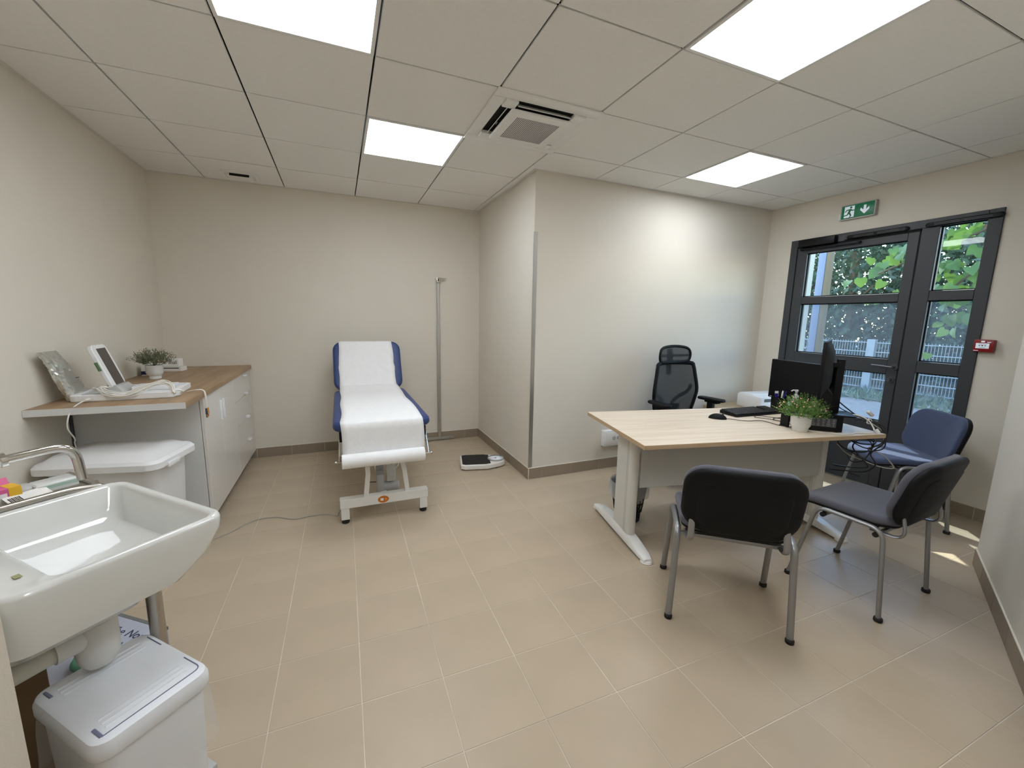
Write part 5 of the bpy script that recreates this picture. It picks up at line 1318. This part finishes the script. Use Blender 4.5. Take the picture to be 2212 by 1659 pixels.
# ------------------------------------------------------------------ outside
b = NB(); bx(b, X1 + 0.25, 40, -20, 30, -0.3, -0.06); o = obj('ground', b, GRAVEL, smooth=0); o['kind'] = 'structure'
q = NB(); bx(q, 10.4, 14.5, -12, 24, -0.06, -0.04); tag(obj('grass_verge', q, GRASS, smooth=0), 'strip of grass along the foot of the fence outside', 'grass')['kind'] = 'stuff'
q = NB(); rnd = random.Random(12)
for k in range(1800):
    p = Vector((rnd.uniform(10.2, 11.9), rnd.uniform(-1, 7), -0.05)); hgt = rnd.uniform(0.04, 0.16); a = rnd.uniform(0, PI); d = Vector((math.cos(a), math.sin(a), 0)) * rnd.uniform(0.02, 0.05)
    lean = Vector((rnd.uniform(-0.08, 0.08), rnd.uniform(-0.08, 0.08), hgt))
    q.faces.new([q.verts.new(x) for x in (p - d, p + d, p + lean)])
tag(obj('weeds', q, leaf_mat('weed_leaf', rgb(74, 90, 70), rgb(80, 98, 68), 0.3), smooth=0), 'tufts of weeds growing at the foot of the fence', 'weeds')['kind'] = 'stuff'
t = thing('wire_fence', 'pale grey welded wire panel fence outside beyond the gravel', 'fence', (11.744, 0, -0.06))
fy = [-1.9, 0.61, 3.12, 5.63, 8.14]
for y_ in fy:
    q = NB(); bx(q, -0.05, 0.05, y_ - 0.075, y_ + 0.075, 0, 1.13, 0.004, 1); obj('post', q, FENCE, t)
for a, c in zip(fy[:-1], fy[1:]):
    q = NB(); n_ = 44
    for k in range(n_ + 1):
        yy = a + 0.09 + (c - a - 0.18) * k / n_; bx(q, -0.004, 0.004, yy - 0.004, yy + 0.004, 0.05, 1.10)
    for z_ in (0.08, 0.27, 0.47, 0.66, 0.86, 1.06): bx(q, -0.012, 0.012, a + 0.08, c - 0.08, z_ - 0.009, z_ + 0.009)
    obj('wire_panel', q, FENCE, t, smooth=0, kind='stuff')
b = NB(); bx(b, X1 + 0.27, 7.09, 1.66, 1.95, -0.06, 3.4); tag(obj('side_wall', b, RENDERW, smooth=0), 'cream rendered wall of the building left of the glazed door outside', 'wall')
t = thing('canopy_post', 'blue grey timber post outside at the left of the door glass', 'post', (9.0, 2.68, -0.06))
q = NB(); bx(q, -0.07, 0.07, -0.062, 0.062, 0, 3.3, 0.006); obj('shaft', q, POSTB, t)
q = NB(); bx(q, -0.06, 0.06, -0.125, -0.0625, 0, 3.3, 0.004); obj('side_board', q, POSTN, t)
def make_tree(label, loc, hgt, rad, nleaf, seed, ls):
    t = thing('tree', label, 'tree', loc, 0, 'trees beyond the fence')
    rnd = random.Random(seed)
    q = NB(); tube(q, catmull([(0, 0, 0), (0.05, 0.03, hgt * 0.3), (-0.04, 0.05, hgt * 0.6), (0, 0, hgt * 0.9)], 4), 0.09, 8)
    for k in range(7):
        a = rnd.uniform(0, 2 * PI); z_ = hgt * rnd.uniform(0.2, 0.7); tube(q, [(0, 0, z_), (math.cos(a) * rad * 0.5, math.sin(a) * rad * 0.5, z_ + 0.4), (math.cos(a) * rad * 0.85, math.sin(a) * rad * 0.85, z_ + 0.6)], 0.03, 6)
    obj('trunk', q, BARK, t)
    q = NB()
    for k in range(nleaf):
        a = rnd.uniform(0, 2 * PI); rr_ = rad * math.sqrt(rnd.uniform(0.0, 1)); z_ = 0.1 + rnd.uniform(0, 1) ** 1.25 * hgt
        p = Vector((rr_ * math.cos(a), rr_ * math.sin(a) * 1.25, z_))
        n = Vector((rnd.gauss(0, 1), rnd.gauss(0, 1), rnd.gauss(0.4, 1))).normalized()
        d = n.orthogonal().normalized(); d = (Matrix.Rotation(rnd.uniform(0, 2 * PI), 3, n) @ d) * ls * rnd.uniform(0.6, 1.3)
        s = n.cross(d) * 0.45
        q.faces.new([q.verts.new(x) for x in (p - d, p + s, p + d, p - s)])
    obj('foliage', q, HLEAF, t, smooth=0, kind='stuff')
    return t
labs = ['dark green tree beyond the fence at the far left of the door glass', 'dense dark tree beyond the fence behind the timber post', 'dense tree beyond the fence in the middle of the door glass', 'bushy dark tree beyond the fence behind the door handle side', 'dark tree beyond the fence seen through the narrow side panes', 'dark tree beyond the fence at the far right of the side panes', 'tree in the back row beyond the fence, to the left', 'tree in the back row beyond the fence, in the centre', 'tree in the back row beyond the fence, to the right']
for k, y_ in enumerate((7.6, 6.0, 4.5, 3.1, 1.7, 0.2)): make_tree(labs[k], (13.4 + 0.3 * (k % 2), y_, -0.06), 3.9 + 0.5 * ((k * 7) % 3), 1.05, 7000, 20 + k, 0.078)
for k, y_ in enumerate((7.4, 4.9, 2.2)): make_tree(labs[6 + k], (16.2, y_, -0.06), 5.0, 1.6, 3600, 40 + k, 0.10)
# broad-leaved tree close to the door
t = thing('broadleaf_tree', 'bright green broad-leaved tree hanging in front of the door glass outside', 'tree', (8.6, -0.9, -0.06))
q = NB(); tube(q, catmull([(0, 0, 0), (0.05, 0.05, 1.2), (0.0, 0.1, 2.4), (0.05, 0.0, 4.0)], 5), 0.11, 10)
brs = [[(0, 0.1, 2.0), (-0.3, 0.8, 2.7), (-0.5, 1.5, 2.5), (-0.6, 2.25, 2.15)], [(0, 0.1, 2.6), (-0.4, 0.9, 3.0), (-0.55, 1.7, 2.85), (-0.6, 2.0, 2.55)], [(0, 0.05, 1.7), (-0.35, 0.7, 2.3), (-0.5, 1.25, 2.15), (-0.55, 1.6, 1.75)], [(0, 0.0, 2.9), (-0.4, 0.6, 3.3), (-0.6, 1.2, 3.1)], [(0, 0, 1.9), (-0.5, 0.4, 2.2), (-0.7, 0.9, 1.9), (-0.7, 1.3, 1.65)]]
for b_ in brs: tube(q, catmull(b_, 5), 0.014, 6)
obj('trunk', q, BARK, t)
lm = NB()
ol = [(0, -0.02), (0.28, -0.16), (0.52, 0.02), (0.50, 0.36), (0.26, 0.72), (0, 1.0)]
rv = [lm.verts.new((a, c, 0.16 * abs(a) + 0.10 * math.sin(c * 3))) for a, c in ol]
lv = [rv[0]] + [lm.verts.new((-a, c, 0.16 * abs(a) + 0.10 * math.sin(c * 3))) for a, c in ol[1:-1]] + [rv[-1]]
mid = [rv[0]] + [lm.verts.new((0, c, 0.10 * math.sin(c * 3))) for c in (0.05, 0.36, 0.72)] + [rv[-1]]
lm.faces.new((rv[0], rv[1], rv[2], mid[1])); lm.faces.new((mid[1], rv[2], rv[3], mid[2])); lm.faces.new((mid[2], rv[3], rv[4], mid[3])); lm.faces.new((mid[3], rv[4], rv[5]))
lm.faces.new((lv[0], mid[1], lv[2], lv[1])); lm.faces.new((mid[1], mid[2], lv[3], lv[2])); lm.faces.new((mid[2], mid[3], lv[4], lv[3])); lm.faces.new((mid[3], lv[5], lv[4]))
lme = bpy.data.meshes.new('leaf'); lm.to_mesh(lme); lm.free(); lme.materials.append(TLEAF)
for p_ in lme.polygons: p_.use_smooth = True
rnd = random.Random(4)
for k in range(290):
    b_ = catmull(brs[k % 5], 8); s = rnd.uniform(0.25, 1.0); base = b_[min(len(b_) - 1, int(s * len(b_)))]
    p = base + Vector((rnd.gauss(0, 0.22), rnd.gauss(0, 0.16), rnd.gauss(-0.03, 0.2)))
    lf = bpy.data.objects.new('leaf', lme); COL.objects.link(lf); lf.parent = t; lf.location = p
    lf.rotation_euler = (R(rnd.uniform(-150, -60)), R(rnd.uniform(-40, 40)), R(rnd.uniform(40, 150)))
    sc_ = rnd.uniform(0.09, 0.17); lf.scale = (sc_, sc_, sc_)
